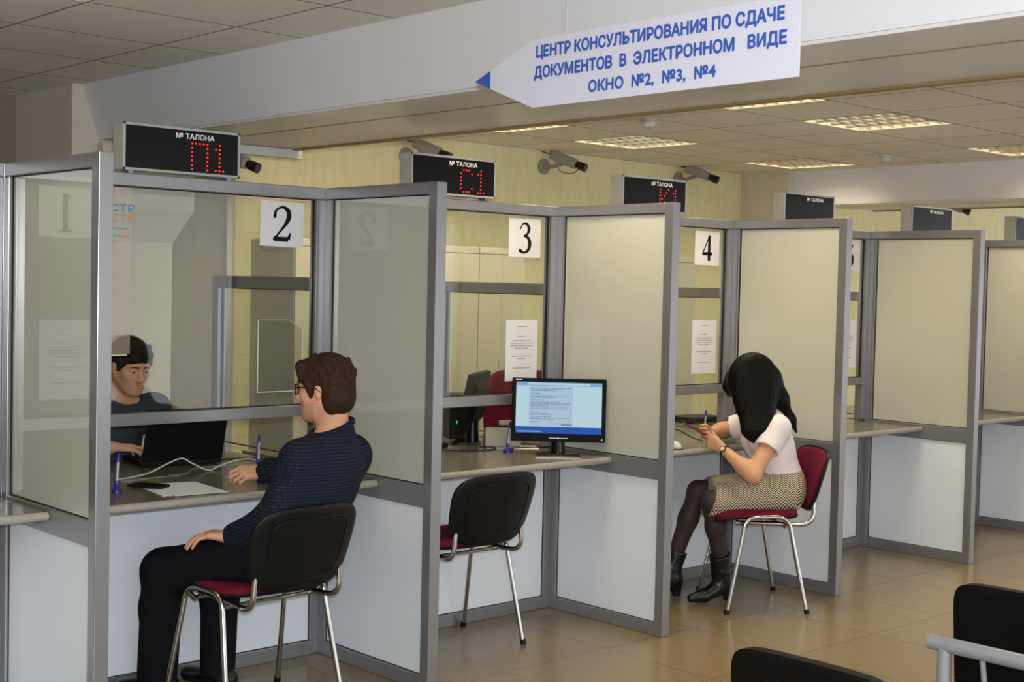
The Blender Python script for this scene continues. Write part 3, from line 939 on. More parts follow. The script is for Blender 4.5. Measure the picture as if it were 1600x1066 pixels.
#<<OBJ>>
# ------------------------------------------------------------------ office chairs with chrome legs
def make_chair(label, loc, rz):
    t = thing('visitor_chair', label, 'chair', loc, rz, 'burgundy visitor chairs with chrome legs')
    r = 0.0105
    for s in (-1, 1):
        for fy in (1, -1):
            pts = [(s * .262, fy * .205, 0.004), (s * .232, fy * .125, .395)]
            MB().tube(pts, r, 10).build('leg', M['chrome'], t, world=False, smooth=40)
            MB().tube([(s * .2635, fy * .209, 0.0), (s * .2612, fy * .203, .022)], 0.014, 10).build('foot_cap', M['black_plastic'], t, world=False, smooth=40)
        top = bez([(s * .232, .125, .395), (s * .229, .113, .445), (s * .228, .075, .476), (s * .228, 0, .480), (s * .228, -.075, .476), (s * .229, -.113, .445), (s * .232, -.125, .395)], 6)
        MB().tube(top, r, 10).build('side_arch', M['chrome'], t, world=False, smooth=40)
        bk = bez([(s * .150, .14, .440), (s * .172, -.05, .438), (s * .187, -.17, .436), (s * .192, -.222, .444), (s * .194, -.248, .472), (s * .191, -.252, .515), (s * .187, -.252, .56)], 6)
        MB().tube(bk, r, 10).build('back_post', M['chrome'], t, world=False, smooth=40)
    for fy in (.10, -.10):
        MB().tube([(-.228, fy, .455), (-.20, fy, .428), (.20, fy, .428), (.228, fy, .455)], r * .9, 8).build('cross_tube', M['chrome'], t, world=False, smooth=40)
    def seat(u, v, q):
        drop = -0.035 * max(0, (v - .10) / .13) ** 2 + 0.012 * max(0, (-v - .08) / .14) ** 2 + 0.010 * (u / .22) ** 2
        return (u, v + .025, .468 + drop + q)
    MB().pad(.445, .42, .034, .004, seat, e=5).build('seat', M['burgundy'], t, world=False, smooth=60)
    MB().pad(.452, .428, .002, .016, seat, e=5).build('seat_shell', M['black_plastic'], t, world=False, smooth=60)
    def back(u, v, q):
        z = .648 + v
        y = -.262 - (z - .49) * .27 + .045 * (u / .23) ** 2
        return (-u * (1 + .08 * (v / .17)), y + q, z)
    MB().pad(.435, .300, .030, .004, back, e=3.6).build('backrest', M['burgundy'], t, world=False, smooth=60)
    MB().pad(.458, .320, .004, .020, back, e=3.6).build('backrest_shell', M['black_plastic'], t, world=False, smooth=60)
    rim = MB()
    ring = []
    for k in range(49):
        a = 2 * math.pi * k / 48
        c, s = math.cos(a), math.sin(a)
        q = (abs(c) ** 5 + abs(s) ** 5) ** (-1 / 5)
        ring.append(back(c * q * .165, s * q * .115, -.0195))
    rim.tube(ring, 0.003, 6).build('moulded_ridge', M['black_plastic'], t, world=False, smooth=60)
    return t
make_chair('burgundy and black chair under the man in the navy shirt', (0.745, -0.505, 0), math.radians(4))
make_chair('empty burgundy and black chair facing the window numbered 3', (1.905, -0.258, 0), 0.0)
make_chair('burgundy and black chair under the woman in the white blouse', (3.674, -0.575, 0), math.radians(55))

# ------------------------------------------------------------------ waiting benches in the foreground
for i, (bx, yend, says) in enumerate([(0.455, -2.965, 'black leather waiting bench nearest, cut by the bottom edge'), (1.50, -2.925, 'black leather waiting bench with silver tube frame at the bottom right corner')]):
    t = thing('waiting_bench', says, 'bench', (bx, yend - 0.9, 0), 0, 'black waiting benches')
    for j in range(3):
        yc = yend - 0.205 - j * 0.46
        def bk(u, v, q, yc=yc):
            z = .595 + v
            return (bx + (z - .8) * -.10 + q + (0.012 * math.cos(u / .2 * 1.4)), yc - u, z)
        MB().pad(.41, .42, .030, .022, bk, e=9, edge=.6).build('backrest', M['leather'], t, smooth=50)
        def st(u, v, q, yc=yc):
            return (bx + .33 + v, yc + u, .42 + q)
        MB().pad(.41, .44, .035, .02, st, e=9, edge=.6).build('seat', M['leather'], t, smooth=50)
    xb = bx - 0.13
    MB().tube([(xb, yend - 0.005, .655), (xb, yend - 1.42, .655)], 0.021, 18).build('frame_tube', M['silver_tube'], t, smooth=40) if i else MB().tube([(bx + .02, yend - 0.005, .40), (bx + .02, yend - 1.42, .40)], 0.021, 18).build('frame_tube', M['silver_tube'], t, smooth=40)
    for y in ((yend - 0.05, yend - 1.36) if i else (yend - .1, yend - 1.3)):
        MB().tube([(xb if i else bx + .02, y, .645 if i else .40), (xb if i else bx + .02, y, .01)], 0.019, 16).build('post', M['silver_tube'], t, smooth=40)
        MB().box(((xb if i else bx) - .05, y - .03, 0), (bx + .50, y + .03, .02)).build('foot_bar', M['silver_tube'], t, bevel=.004)
    for y in (yend - 0.16, yend - 0.62, yend - 1.08):
        if i:
            MB().tube([(xb, y, .64), (xb + .05, y - .005, .38), (bx + .15, y, .385)], 0.008, 10).build('strut', M['silver_tube'], t, smooth=40)

# ------------------------------------------------------------------ computer monitor on the worktop
def monitor(label, c, rz, tilt, w, h, screen_on):
    """c = centre of the screen face, the face looks along local -y"""
    t = thing('computer_monitor', label, 'monitor', (c[0], c[1], 0.8), rz)
    z0 = c[2] - 0.8
    ct, st_ = math.cos(tilt), math.sin(tilt)
    def f(u, v, q):      # q towards the back
        return (u, q * ct + v * st_, z0 + v * ct - q * st_)
    def slab(u0, u1, v0, v1, q0, q1):
        vs = [f(u, v, q) for q in (q1, q0) for (u, v) in ((u0, v0), (u1, v0), (u1, v1), (u0, v1))]
        return MB().add(vs, [(3, 2, 1, 0), (4, 5, 6, 7), (0, 1, 5, 4), (1, 2, 6, 5), (2, 3, 7, 6), (3, 0, 4, 7)])
    slab(-w / 2, w / 2, -h / 2, h / 2, 0, .030).build('housing', M['monitor_black'], t, world=False, bevel=.004)
    vs = [f(a * w * .42, b * h * .40, .029) for a, b in ((-1, -1), (1, -1), (1, 1), (-1, 1))] + [f(a * w * .28, b * h * .26, .06) for a, b in ((-1, -1), (1, -1), (1, 1), (-1, 1))]
    MB().add(vs, [(0, 3, 2, 1), (4, 5, 6, 7), (0, 1, 5, 4), (1, 2, 6, 5), (2, 3, 7, 6), (3, 0, 4, 7)]).build('rear_cover', M['monitor_black'], t, world=False, bevel=.006)
    b = .020
    bb = .038
    if screen_on:
        u0, u1, v0, v1 = -w / 2 + b, w / 2 - b, -h / 2 + bb, h / 2 - b
        scr = slab(u0, u1, v0, v1, -.0006, .001).build('screen', M['screen_lit'], t, world=False)
        uw, vh = u1 - u0, v1 - v0
        def part(name, m, a0, a1, b0, b1, q=-.0011):
            slab(u0 + uw * a0, u0 + uw * a1, v0 + vh * b0, v0 + vh * b1, q, -.0004).build(name, m, scr, world=False)
        part('task_bar', M['screen_blue'], 0, 1, 0, .13)
        part('task_bar_row', M['screen_sky'], .02, .30, .025, .05, -.0015)
        part('title_bar', M['screen_sky'], 0, 1, .93, 1)
        part('address_field', M['screen_lit'], .14, .86, .945, .985, -.0015)
        part('page', M['screen_page'], .15, .66, .15, .92)
        part('button', M['screen_text'], .53, .655, .165, .185, -.0015)
        rr = random.Random(5)
        s = MB()
        for v, L in [(.88, .47), (.86, .42), (.83, .3), (.78, .12), (.74, .25), (.715, .46), (.695, .3), (.65, .16), (.61, .34), (.59, .48), (.57, .46), (.55, .47), (.53, .2), (.51, .44), (.48, .46), (.42, .1), (.38, .2), (.36, .27), (.32, .24), (.295, .45), (.275, .27), (.22, .13)]:
            u = .17
            while u < .17 + L - .01:
                q = rr.uniform(.015, .06)
                e = min(u + q, .17 + L)
                p = [f(u0 + uw * a, v0 + vh * bq, -.0016) for a, bq in ((u, v), (e, v), (e, v + .009), (u, v + .009))]
                s.add(p, [(0, 1, 2, 3)])
                u += q + .008
        s.build('page_text', M['screen_text'], scr, world=False)
        s = MB()
        s.add([f(a, c_, -.0005) for a, c_ in ((-w / 2 + .016, h / 2 - .0115), (-w / 2 + .048, h / 2 - .0115), (-w / 2 + .046, h / 2 - .006), (-w / 2 + .018, h / 2 - .006))], [(0, 1, 2, 3)])
        s.build('maker_mark', M['caption'], t, world=False)
        s = MB().add([f(a, c_, -.0005) for a, c_ in ((-.045, -h / 2 + .015), (.045, -h / 2 + .015), (.045, -h / 2 + .018), (-.045, -h / 2 + .018))], [(0, 1, 2, 3)])
        s.build('button_strip', M['silver_tube'], t, world=False)
        p = f(0, -h / 2 + .016, -.001)
        MB().ball(p, .0032, 10, 6).build('power_light', M['led_blue'], t, world=False)
        p = f(w / 2 - .017, -h / 2 + .012, -.0005)
        MB().ball(p, (.004, .001, .005), 8, 6).build('sticker', M['paper'], t, world=False)
    nk = f(0, -h / 2 + .02, .035)
    MB().tube([(0, nk[1] + .004, .012), (0, nk[1] + .004, nk[2] + .06)], [.036, .030], 16).build('neck', M['gloss_black'], t, world=False, smooth=40)
    by = nk[1] - .015
    MB().prism([(-.115, -.085), (.115, -.085), (.105, -.06), (.045, .06), (-.045, .06), (-.105, -.06)], .014, lambda u, v, q: (u * (1 - q * 8), by + v * (1 - q * 8), .0005 + q)).build('foot', M['gloss_black'], t, world=False, bevel=.003)
    return t
M['screen_lit'] = mat('screen_lit', (10, 14, 16), 0.5, spec=0.04, emit=((190, 220, 232), 0.78))
M['screen_page'] = mat('screen_page', (10, 14, 16), 0.5, spec=0.04, emit=((178, 206, 226), 0.76))
M['screen_blue'] = mat('screen_taskbar', (6, 8, 20), 0.5, spec=0.04, emit=((44, 92, 186), 0.75))
M['screen_sky'] = mat('screen_titlebar', (6, 8, 20), 0.5, spec=0.04, emit=((130, 178, 222), 0.75))
M['screen_text'] = mat('screen_text', (8, 10, 14), 0.5, spec=0.04, emit=((120, 146, 168), 0.6))
M['led_blue'] = mat('blue_led', (30, 30, 90), 0.4, emit=((150, 120, 255), 3.0))
M['led_green'] = mat('green_led', (10, 60, 40), 0.4, emit=((10, 190, 120), 1.2))
# customer monitor: faces the middle of the hall
monitor('lit computer monitor showing a web page on the worktop', (2.578, -0.240, 1.016), math.radians(-44), math.radians(4), .450, .302, True)
monitor('dark staff monitor seen from behind through window 3', (2.515, 0.33, 1.02), math.radians(216), math.radians(12), .40, .30, False)

def cable(name, label, pts, r, m, cat='cable'):
    o = MB().tube(bez(pts, 8), r, 8).build(name, m, None, smooth=70)
    return tag(o, label, cat)
zt = 0.80
cable('power_cable', 'black cables behind the lit monitor on the worktop', [(2.63, -.17, .93), (2.70, -.10, .83), (2.70, .02, zt + .004), (2.58, .05, zt + .004), (2.49, .03, zt + .004)], .0035, M['cable_black'])
cable('signal_cable', 'thin black cable lying in front of the dark staff monitor', [(2.46, .20, zt + .004), (2.50, .12, zt + .004), (2.42, .07, zt + .004), (2.30, .10, zt + .004), (2.22, .18, zt + .004)], .003, M['cable_black'])

def pen_stand(label, loc, base_m, lean, base_r):
    t = thing('pen_stand', label, 'pen', loc, 0, 'pens in counter stands')
    x, y, z = loc
    MB().tube([(x, y, z + .0005), (x, y, z + .004), (x, y, z + .016), (x, y, z + .022), (x, y, z + .045)], [base_r, base_r, base_r * .8, .008, .007], 20).build('base', base_m, t, smooth=50)
    d = Vector(lean)
    a = Vector((x, y, z + .03))
    p = MB().tube([a, a + d * .085], .0048, 10).build('barrel', M['pen_clear'], t, smooth=50)
    MB().tube([a + d * .085, a + d * .115, a + d * .118], [.0056, .0056, .003], 10).build('cap', M['pen_blue'], t, smooth=50)
    n = a + d * .11
    MB().tube(bez([n, n + Vector((-.016, -.006, -.05)), (x - .012, y, z + .05), (x - .008, y, z + .018)], 6), .0016, 6).build('cord', M['pen_blue'], t, smooth=60)
    return t
pen_stand('pen in a round blue stand left of the lit monitor', (2.443, -.035, zt), M['pen_blue'], (0.12, 0.05, 1.0), .026)
pen_stand('blue pen in a stand before the hand on the worktop', (1.13, .10, zt), M['pen_blue'], (0.03, 0.02, 1.0), .02)
pen_stand('pen in a stand behind the hands of the woman', (3.84, -.10, zt), M['pen_clear'], (0.10, 0.0, 1.0), .02)
pen_stand('blue corded pen stand beside the leftmost post', (0.352, -.165, zt), M['pen_blue'], (0.05, 0.0, 1.0), .018)

# papers and phone on the first worktop
for i, (cx, cy, a, says) in enumerate([(0.575, -.205, -9, 'white sheet of paper under the black phone'), (0.598, -.235, -5, 'white sheet of paper on top of its pile beside the black phone')]):
    a = math.radians(a)
    x_, y_ = Vector((math.cos(a), math.sin(a), 0)), Vector((-math.sin(a), math.cos(a), 0))
    o = MB().obox((cx, cy, zt + .0015 + i * .0022), x_ * .105, y_ * .148, Vector((0, 0, .001))).build('paper_sheet', M['paper'], None)
    tag(o, says, 'paper', 'papers on the worktop')
t = thing('mobile_phone', 'black mobile phone lying on the white papers', 'phone', (0.50, -.13, zt + .006))
a = math.radians(-58)
x_, y_ = Vector((math.cos(a), math.sin(a), 0)), Vector((-math.sin(a), math.cos(a), 0))
MB().obox((0.50, -.13, zt + .0105), y_ * .036, -x_ * .073, Vector((0, 0, .0045))).build('body', M['black_plastic'], t, bevel=.003)
MB().obox((0.50, -.13, zt + .0153), y_ * .033, -x_ * .068, Vector((0, 0, .0006))).build('screen', M['gloss_black'], t)
# laptop of the clerk, lid seen from behind
t = thing('laptop', 'open black laptop in front of the clerk', 'laptop', (0.92, .48, zt))
hx = Vector((.990, -.142, 0))
hy = Vector((.142, .990, 0))
hc = Vector((.918, .365, zt + .003))
MB().obox(hc + hy * .125 + Vector((0, 0, .013)), hx * .178, hy * .122, Vector((0, 0, .011))).build('base', M['black_plastic'], t, bevel=.004)
up = (Vector((0, 0, 1)) * .955 - hy * .295).normalized()
nn = up.cross(hx)
MB().obox(hc + up * .12 + Vector((0, 0, .022)), hx * .178, -nn * .006 * -1, up * .118).build('lid', M['black_plastic'], t, bevel=.004)
MB().obox(hc + up * .205 + Vector((0, 0, .022)) - hy * .0075, hx * .022, hy * .0008, up * .004).build('lid_emblem', M['silver_tube'], t)
MB().obox(hc + up * .12 + Vector((0, 0, .022)) + hy * .0078, hx * .165, hy * .0008, up * .105).build('screen', M['screen_dark'], t)
MB().obox(hc + hy * .095 + Vector((0, 0, .0255)), hx * .155, hy * .055, Vector((0, 0, .002))).build('keyboard', M['gloss_black'], t, bevel=.001)
cable('white_cable', 'white cable looping in front of the open laptop', [(.50, .12, .8035), (.58, .15, .804), (.66, .16, .815), (.73, .16, .843), (.80, .16, .862), (.85, .16, .838), (.925, .16, .8045), (.99, .18, .816), (1.07, .18, .834), (1.15, .19, .832), (1.25, .22, .808), (1.30, .24, .8035)], .0032, M['cable_white'])
cable('grey_cable', 'thin grey cable lying flat beside the white looping cable', [(.48, .05, zt + .003), (.65, .09, zt + .003), (.80, .13, zt + .003), (.90, .24, zt + .003), (1.0, .26, zt + .003), (1.18, .22, zt + .003), (1.3, .17, zt + .003)], .0024, M['cam_body'])
cable('black_cable', 'black cable running behind the laptop to the low screen', [(1.10, .42, zt + .004), (1.2, .44, zt + .004), (1.32, .36, zt + .004), (1.352, .30, zt + .01)], .0035, M['cable_black'])
# banner reflection in the glass, built as a translucent sheet inside the window
def sheet_material():
    m = bpy.data.materials.new('printed_film')
    m.use_nodes = True
    nt = m.node_tree
    b = nt.nodes['Principled BSDF']
    b.inputs['Roughness'].default_value = 0.5
    tc = N(nt, 'ShaderNodeTexCoord')
    sx = N(nt, 'ShaderNodeSeparateXYZ')
    nt.links.new(tc.outputs['Object'], sx.inputs[0])
    n = N(nt, 'ShaderNodeTexNoise', noise_dimensions='1D')
    n.inputs['Scale'].default_value = 60
    n.inputs['Detail'].default_value = 3
    nt.links.new(sx.outputs[0], n.inputs['W'])
    mx = N(nt, 'ShaderNodeMixRGB')
    mx.inputs['Color1'].default_value = (*lin((196, 170, 146)), 1)
    mx.inputs['Color2'].default_value = (*lin((236, 216, 196)), 1)
    nt.links.new(n.outputs['Fac'], mx.inputs['Fac'])
    nt.links.new(mx.outputs[0], b.inputs['Base Color'])
    b.inputs['Alpha'].default_value = 0.26
    return m
M['film'] = sheet_material()
t = thing('printed_film', 'translucent pinkish printed film hanging inside the window numbered 2', 'film', (0.5, .0, 1.6))
yb = 0.034
MB().box((0.03, yb, 1.305), (0.500, yb + .001, 1.945)).build('film', M['film'], t)
MB().box((0.03, yb - .0015, 1.297), (0.486, yb + .002, 1.3045)).build('bottom_bar', M['cable_white'], t)
fnn = lambda u, v, w: (u, yb - .001 - w, v)
text_mb('СТР', .100, .030, lambda u, v, w: fnn(.412 + u, 1.853 + v, w), .03).build('blue_letters', M['sign_blue'], t)
M['print_orange'] = mat('print_orange', (186, 120, 62), .7)
M['print_cyan'] = mat('print_cyan', (76, 146, 172), .7)
text_mb('СТР', .102, .030, lambda u, v, w: fnn(.412 + u, 1.814 + v, w), .03).build('orange_letters', M['print_orange'], t)
for nm, m_, u0, u1, v in (('blue_line', 'print_cyan', .39, .488, 1.785), ('blue_line', 'print_cyan', .39, .44, 1.758), ('orange_line', 'print_orange', .444, .490, 1.756), ('orange_line', 'print_orange', .39, .44, 1.733)):
    MB().add([fnn(u0, v, 0), fnn(u1, v, 0), fnn(u1, v + .008, 0), fnn(u0, v + .008, 0)], [(0, 1, 2, 3)]).build(nm, M[m_], t)

# staff side of booth 3
t = thing('computer_tower', 'black computer tower with a green light behind the staff monitor', 'computer', (2.655, .60, zt))
x_, y_ = Vector((math.cos(.5), -math.sin(.5), 0)), Vector((math.sin(.5), math.cos(.5), 0))
MB().obox((2.655, .60, zt + .001 + .115), x_ * .055, y_ * .08, Vector((0, 0, .115))).build('case', M['black_plastic'], t, bevel=.004)
MB().obox(Vector((2.655, .60, zt + .085)) - y_ * .0805 - x_ * .01, x_ * .009, y_ * .001, Vector((0, 0, .009))).build('green_light', M['led_green'], t)
t = thing('keyboard', 'black keyboard behind the post of the third booth', 'keyboard', (2.235, .34, zt))
x_, y_ = Vector((.55, -.835, 0)), Vector((.835, .55, 0))
MB().obox((2.235, .34, zt + .011), x_ * .10, y_ * .062, Vector((0, 0, .010))).build('case', M['black_plastic'], t, bevel=.003)
MB().obox((2.235, .34, zt + .0225), x_ * .09, y_ * .052, Vector((0, 0, .0022))).build('keys', M['gloss_black'], t, bevel=.001)
t = thing('desk_telephone', 'cream desk telephone between the two monitors of booth 3', 'telephone', (2.595, .175, zt))
x_, y_ = Vector((.80, -.60, 0)), Vector((.60, .80, 0))
c = Vector((2.595, .175, zt))
vs = [c + x_ * a + y_ * b + Vector((0, 0, z)) for a, b, z in ((-.09, -.05, .002), (.09, -.05, .002), (.09, .08, .002), (-.09, .08, .002), (-.09, -.045, .10), (.09, -.045, .10), (.09, .07, .05), (-.09, .07, .05))]
MB().add(vs, [(3, 2, 1, 0), (4, 5, 6, 7), (0, 1, 5, 4), (1, 2, 6, 5), (2, 3, 7, 6), (3, 0, 4, 7)]).build('body', M['cream'], t, bevel=.006)
MB().tube([c + x_ * -.02 + y_ * -.02 + Vector((0, 0, .118)), c + x_ * .09 + y_ * -.02 + Vector((0, 0, .118))], .014, 12).build('handset', M['cream'], t, smooth=50)
MB().ball(c + x_ * .02 + y_ * -.0465 + Vector((0, 0, .045)), .004, 8, 6).build('jack', M['black_plastic'], t)
t = thing('paper_sheet', 'white paper lying under the cream desk telephone', 'paper', (2.60, .10, zt), 0, 'papers on the worktop')
MB().obox((2.60, .11, zt + .0003), Vector((.80, -.60, 0)) * .13, Vector((.60, .80, 0)) * .075, Vector((0, 0, .001))).build('sheet', M['paper'], t)
t = thing('office_chair', 'burgundy office chair behind the cream desk telephone', 'chair', (3.52, 1.02, 0))
def ob(u, v, q):
    return (3.52 + u * .8 + q * .6, 1.02 - u * .6 + q * .8, .88 + v)
MB().pad(.46, .46, .03, .03, ob, e=4).build('backrest', M['burgundy'], t, smooth=60)
MB().pad(.48, .46, .03, .03, lambda u, v, q: (3.37 + u * .8 + v * .6, .82 - u * .6 + v * .8, .50 + q), e=4).build('seat', M['burgundy'], t, smooth=60)
MB().tube(bez([(3.55, 1.06, .80), (3.56, 1.08, .62), (3.50, 1.00, .47), (3.37, .82, .45)], 5), .015, 10).build('back_bar', M['black_plastic'], t, smooth=60)
MB().cyl((3.37, .82, .08), (3.37, .82, .47), .025).build('column', M['black_plastic'], t, smooth=40)
for k in range(5):
    a = k * 2 * math.pi / 5 + .3
    e = (3.37 + .26 * math.cos(a), .82 + .26 * math.sin(a), .06)
    g = MB().tube([(3.37, .82, .10), e], [.02, .013], 8).build('base_arm', M['black_plastic'], t, smooth=40)
    MB().ball((e[0], e[1], .026), .026, 12, 8).build('castor', M['black_plastic'], g)
# booth 4
t = thing('laptop', 'closed black laptop on the staff side behind the window numbered 4', 'laptop', (4.50, .50, zt))
MB().obox((4.50, .50, zt + .012), Vector((.14, -.02, 0)), Vector((.012, .085, 0)), Vector((0, 0, .0105))).build('base', M['monitor_black'], t, bevel=.003)
MB().obox((4.50, .50, zt + .029), Vector((.14, -.02, 0)), Vector((.012, .085, 0)), Vector((0, 0, .006))).build('lid', M['black_plastic'], t, bevel=.002)
t = thing('computer_mouse', 'white computer mouse at the near end of the worktop', 'mouse', (3.262, -.385, zt))
o = MB().ball((3.262, -.375, zt + .012), (.032, .05, .030), 16, 10)
o.v = [(a, b, max(c_, zt + .001)) for a, b, c_ in o.v]
o.build('shell', M['cable_white'], t, smooth=70)
MB().box((3.237, -.422, zt + .0005), (3.287, -.33, zt + .004)).build('sole', M['black_plastic'], t)
cable('black_cable', 'black cable arching on the worktop before the woman', [(3.28, -.20, zt + .004), (3.36, -.15, zt + .05), (3.46, -.12, zt + .075), (3.56, -.14, zt + .06), (3.62, -.20, zt + .02), (3.66, -.24, zt + .004)], .0035, M['cable_black'])
#<<PEOPLE>>
# ------------------------------------------------------------------ people: smooth implicit bodies turned into one continuous surface
class Field:
    def __init__(self):
        self.p = []
    def cone(self, a, b, ra, rb=None, k=0.02, flat=None, op='add'):
        """tapered limb; flat=(axis, factor) squeezes the section along an axis"""
        self.p.append(('c', np.array(a, float), np.array(b, float), float(ra), float(ra if rb is None else rb), k, flat, op))
        return self
    def ell(self, c, r, axes=None, k=0.02, op='add'):
        A = np.eye(3) if axes is None else np.array([np.array(v, float) / np.linalg.norm(v) for v in axes])
        self.p.append(('e', np.array(c, float), np.array(r, float), A, k, op))
        return self
    def chain(self, pts, rs, k=0.02, flat=None):
        for i in range(len(pts) - 1):
            self.cone(pts[i], pts[i + 1], rs[i], rs[i + 1], k, flat)
        return self
    def plane(self, c, n, region, r):
        """removes what lies beyond the plane (c, n) within r of region"""
        self.p.append(('h', np.array(c, float), np.array(n, float) / np.linalg.norm(n), np.array(region, float), float(r)))
        return self
    def mesh(self, h, iso=0.0, lo=None, hi=None):
        los, his = [], []
        for q in self.p:
            if q[0] == 'c' and q[7] == 'add':
                r = max(q[3], q[4])
                los += [np.minimum(q[1], q[2]) - r]
                his += [np.maximum(q[1], q[2]) + r]
            elif q[0] == 'e' and q[5] == 'add':
                m = q[2].max()
                los += [q[1] - m]
                his += [q[1] + m]
        lo = np.min(los, axis=0) - 4 * h - iso
        hi = np.max(his, axis=0) + 4 * h + iso
        n = np.ceil((hi - lo) / h).astype(int) + 1
        Fd = np.full(tuple(n), 1.0, np.float32)
        ax = [lo[i] + h * np.arange(n[i]) for i in range(3)]
        for q in self.p:
            if q[0] == 'c':
                _, a, b, ra, rb, k, flat, op = q
                r = max(ra, rb) + k + 3 * h + iso + 0.01
                l, u = np.minimum(a, b) - r, np.maximum(a, b) + r
            elif q[0] == 'e':
                _, c, rad, A, k, op = q
                r = rad.max() + k + 3 * h + iso + 0.01
                l, u = c - r, c + r
            else:
                _, c, nn, reg, r = q
                l, u = reg - r, reg + r
            i0 = np.clip(np.floor((l - lo) / h).astype(int), 0, n)
            i1 = np.clip(np.ceil((u - lo) / h).astype(int) + 1, 0, n)
            if (i1 <= i0).any():
                continue
            sl = tuple(slice(i0[i], i1[i]) for i in range(3))
            X, Y, Z = ax[0][sl[0]][:, None, None], ax[1][sl[1]][None, :, None], ax[2][sl[2]][None, None, :]
            if q[0] == 'c':
                ba = b - a
                L = max(ba @ ba, 1e-12)
                px, py, pz = X - a[0], Y - a[1], Z - a[2]
                t = np.clip((px * ba[0] + py * ba[1] + pz * ba[2]) / L, 0, 1)
                dx, dy, dz = px - t * ba[0], py - t * ba[1], pz - t * ba[2]
                if flat is not None:
                    f, s = np.array(flat[0], float), flat[1]
                    f = f / np.linalg.norm(f)
                    e = (dx * f[0] + dy * f[1] + dz * f[2]) * (1 / s - 1)
                    dx, dy, dz = dx + e * f[0], dy + e * f[1], dz + e * f[2]
                d = np.sqrt(dx * dx + dy * dy + dz * dz) - (ra + (rb - ra) * t)
                if flat is not None:
                    d = d * (0.5 + 0.5 * s)
            elif q[0] == 'e':
                px, py, pz = X - c[0], Y - c[1], Z - c[2]
                w = [px * A[i][0] + py * A[i][1] + pz * A[i][2] for i in range(3)]
                k0 = np.sqrt(sum((w[i] / rad[i]) ** 2 for i in range(3)))
                k1 = np.sqrt(sum((w[i] / rad[i] ** 2) ** 2 for i in range(3)))
                d = k0 * (k0 - 1) / np.maximum(k1, 1e-9)
            else:
                d = (X - c[0]) * nn[0] + (Y - c[1]) * nn[1] + (Z - c[2]) * nn[2]
                inside = (X - reg[0]) ** 2 + (Y - reg[1]) ** 2 + (Z - reg[2]) ** 2 < (r - 2 * h) ** 2
                G = Fd[sl]
                Fd[sl] = np.where(inside, np.maximum(G, d + iso), G)
                continue
            G = Fd[sl]
            if op == 'add':
                m = np.maximum(k - np.abs(G - d), 0) / max(k, 1e-6)
                Fd[sl] = np.minimum(G, d) - m * m * k * 0.25
            else:
                d = -d
                m = np.maximum(k - np.abs(G - d), 0) / max(k, 1e-6)
                Fd[sl] = np.maximum(G, d) + m * m * k * 0.25
        return nets(Fd - iso, h, lo)

def nets(Fd, h, lo):
    """surface nets"""
    S = Fd < 0
    nx, ny, nz = (s - 1 for s in Fd.shape)
    cnt = np.zeros((nx, ny, nz), np.int8)
    for a in (0, 1):
        for b in (0, 1):
            for c in (0, 1):
                cnt += S[a:a + nx, b:b + ny, c:c + nz]
    I, J, K = np.nonzero((cnt > 0) & (cnt < 8))
    idx = np.full((nx, ny, nz), -1, np.int64)
    idx[I, J, K] = np.arange(len(I))
    acc = np.zeros((len(I), 3))
    num = np.zeros(len(I))
    cor = [(a, b, c) for a in (0, 1) for b in (0, 1) for c in (0, 1)]
    for p in cor:
        for ax in range(3):
            if p[ax]:
                continue
            q = list(p)
            q[ax] = 1
            f0 = Fd[I + p[0], J + p[1], K + p[2]]
            f1 = Fd[I + q[0], J + q[1], K + q[2]]
            m = (f0 < 0) != (f1 < 0)
            t = np.where(m, f0 / np.where(m, f0 - f1, 1), 0)
            for d in range(3):
                acc[:, d] += np.where(m, p[d] + (t if d == ax else 0), 0)
            num += m
    V = lo + h * (np.stack([I, J, K], 1) + acc / num[:, None])
    quads = []
    for ax in range(3):
        o = [(1, 2), (2, 0), (0, 1)][ax]
        sl0 = [slice(None)] * 3
        sl1 = [slice(None)] * 3
        sl0[ax] = slice(0, -1)
        sl1[ax] = slice(1, None)
        ch = S[tuple(sl0)] != S[tuple(sl1)]
        P = np.stack(np.nonzero(ch), 1)
        P = P[(P[:, o[0]] > 0) & (P[:, o[1]] > 0) & (P[:, o[0]] < idx.shape[o[0]]) & (P[:, o[1]] < idx.shape[o[1]])]
        inside = S[P[:, 0], P[:, 1], P[:, 2]]
        def at(d0, d1):
            Q = P.copy()
            Q[:, o[0]] += d0
            Q[:, o[1]] += d1
            return idx[Q[:, 0], Q[:, 1], Q[:, 2]]
        q = np.stack([at(-1, -1), at(0, -1), at(0, 0), at(-1, 0)], 1)
        q[~inside] = q[~inside][:, ::-1]
        quads.append(q)
    Q = np.concatenate(quads)
    Q = Q[(Q >= 0).all(1)]
    return V, Q

def field_obj(name, fld, h, m, parent=None, iso=0.0, origin=None, smooth=2):
    V, Q = fld.mesh(h, iso)
    # a little relaxation
    for _ in range(smooth):
        acc = np.zeros_like(V)
        num = np.zeros(len(V))
        for a in range(4):
            i, j = Q[:, a], Q[:, (a + 1) % 4]
            np.add.at(acc, i, V[j])
            np.add.at(num, i, 1)
            np.add.at(acc, j, V[i])
            np.add.at(num, j, 1)
        V = V * 0.5 + 0.5 * acc / np.maximum(num, 1)[:, None]
    o = np.zeros(3) if origin is None else np.array(origin, float)
    if parent is not None:
        o = np.array(wm(parent).translation)
    me = bpy.data.meshes.new(name)
    me.from_pydata((V - o).tolist(), [], Q.tolist())
    me.polygons.foreach_set('use_smooth', [True] * len(me.polygons))
    me.materials.append(m)
    ob = bpy.data.objects.new(name, me)
    COL.objects.link(ob)
    if parent is not None:
        ob.parent = parent
    else:
        ob.location = o
    return ob

V3 = lambda *a: np.array(a, float)
unit = lambda v: np.array(v, float) / np.linalg.norm(v)

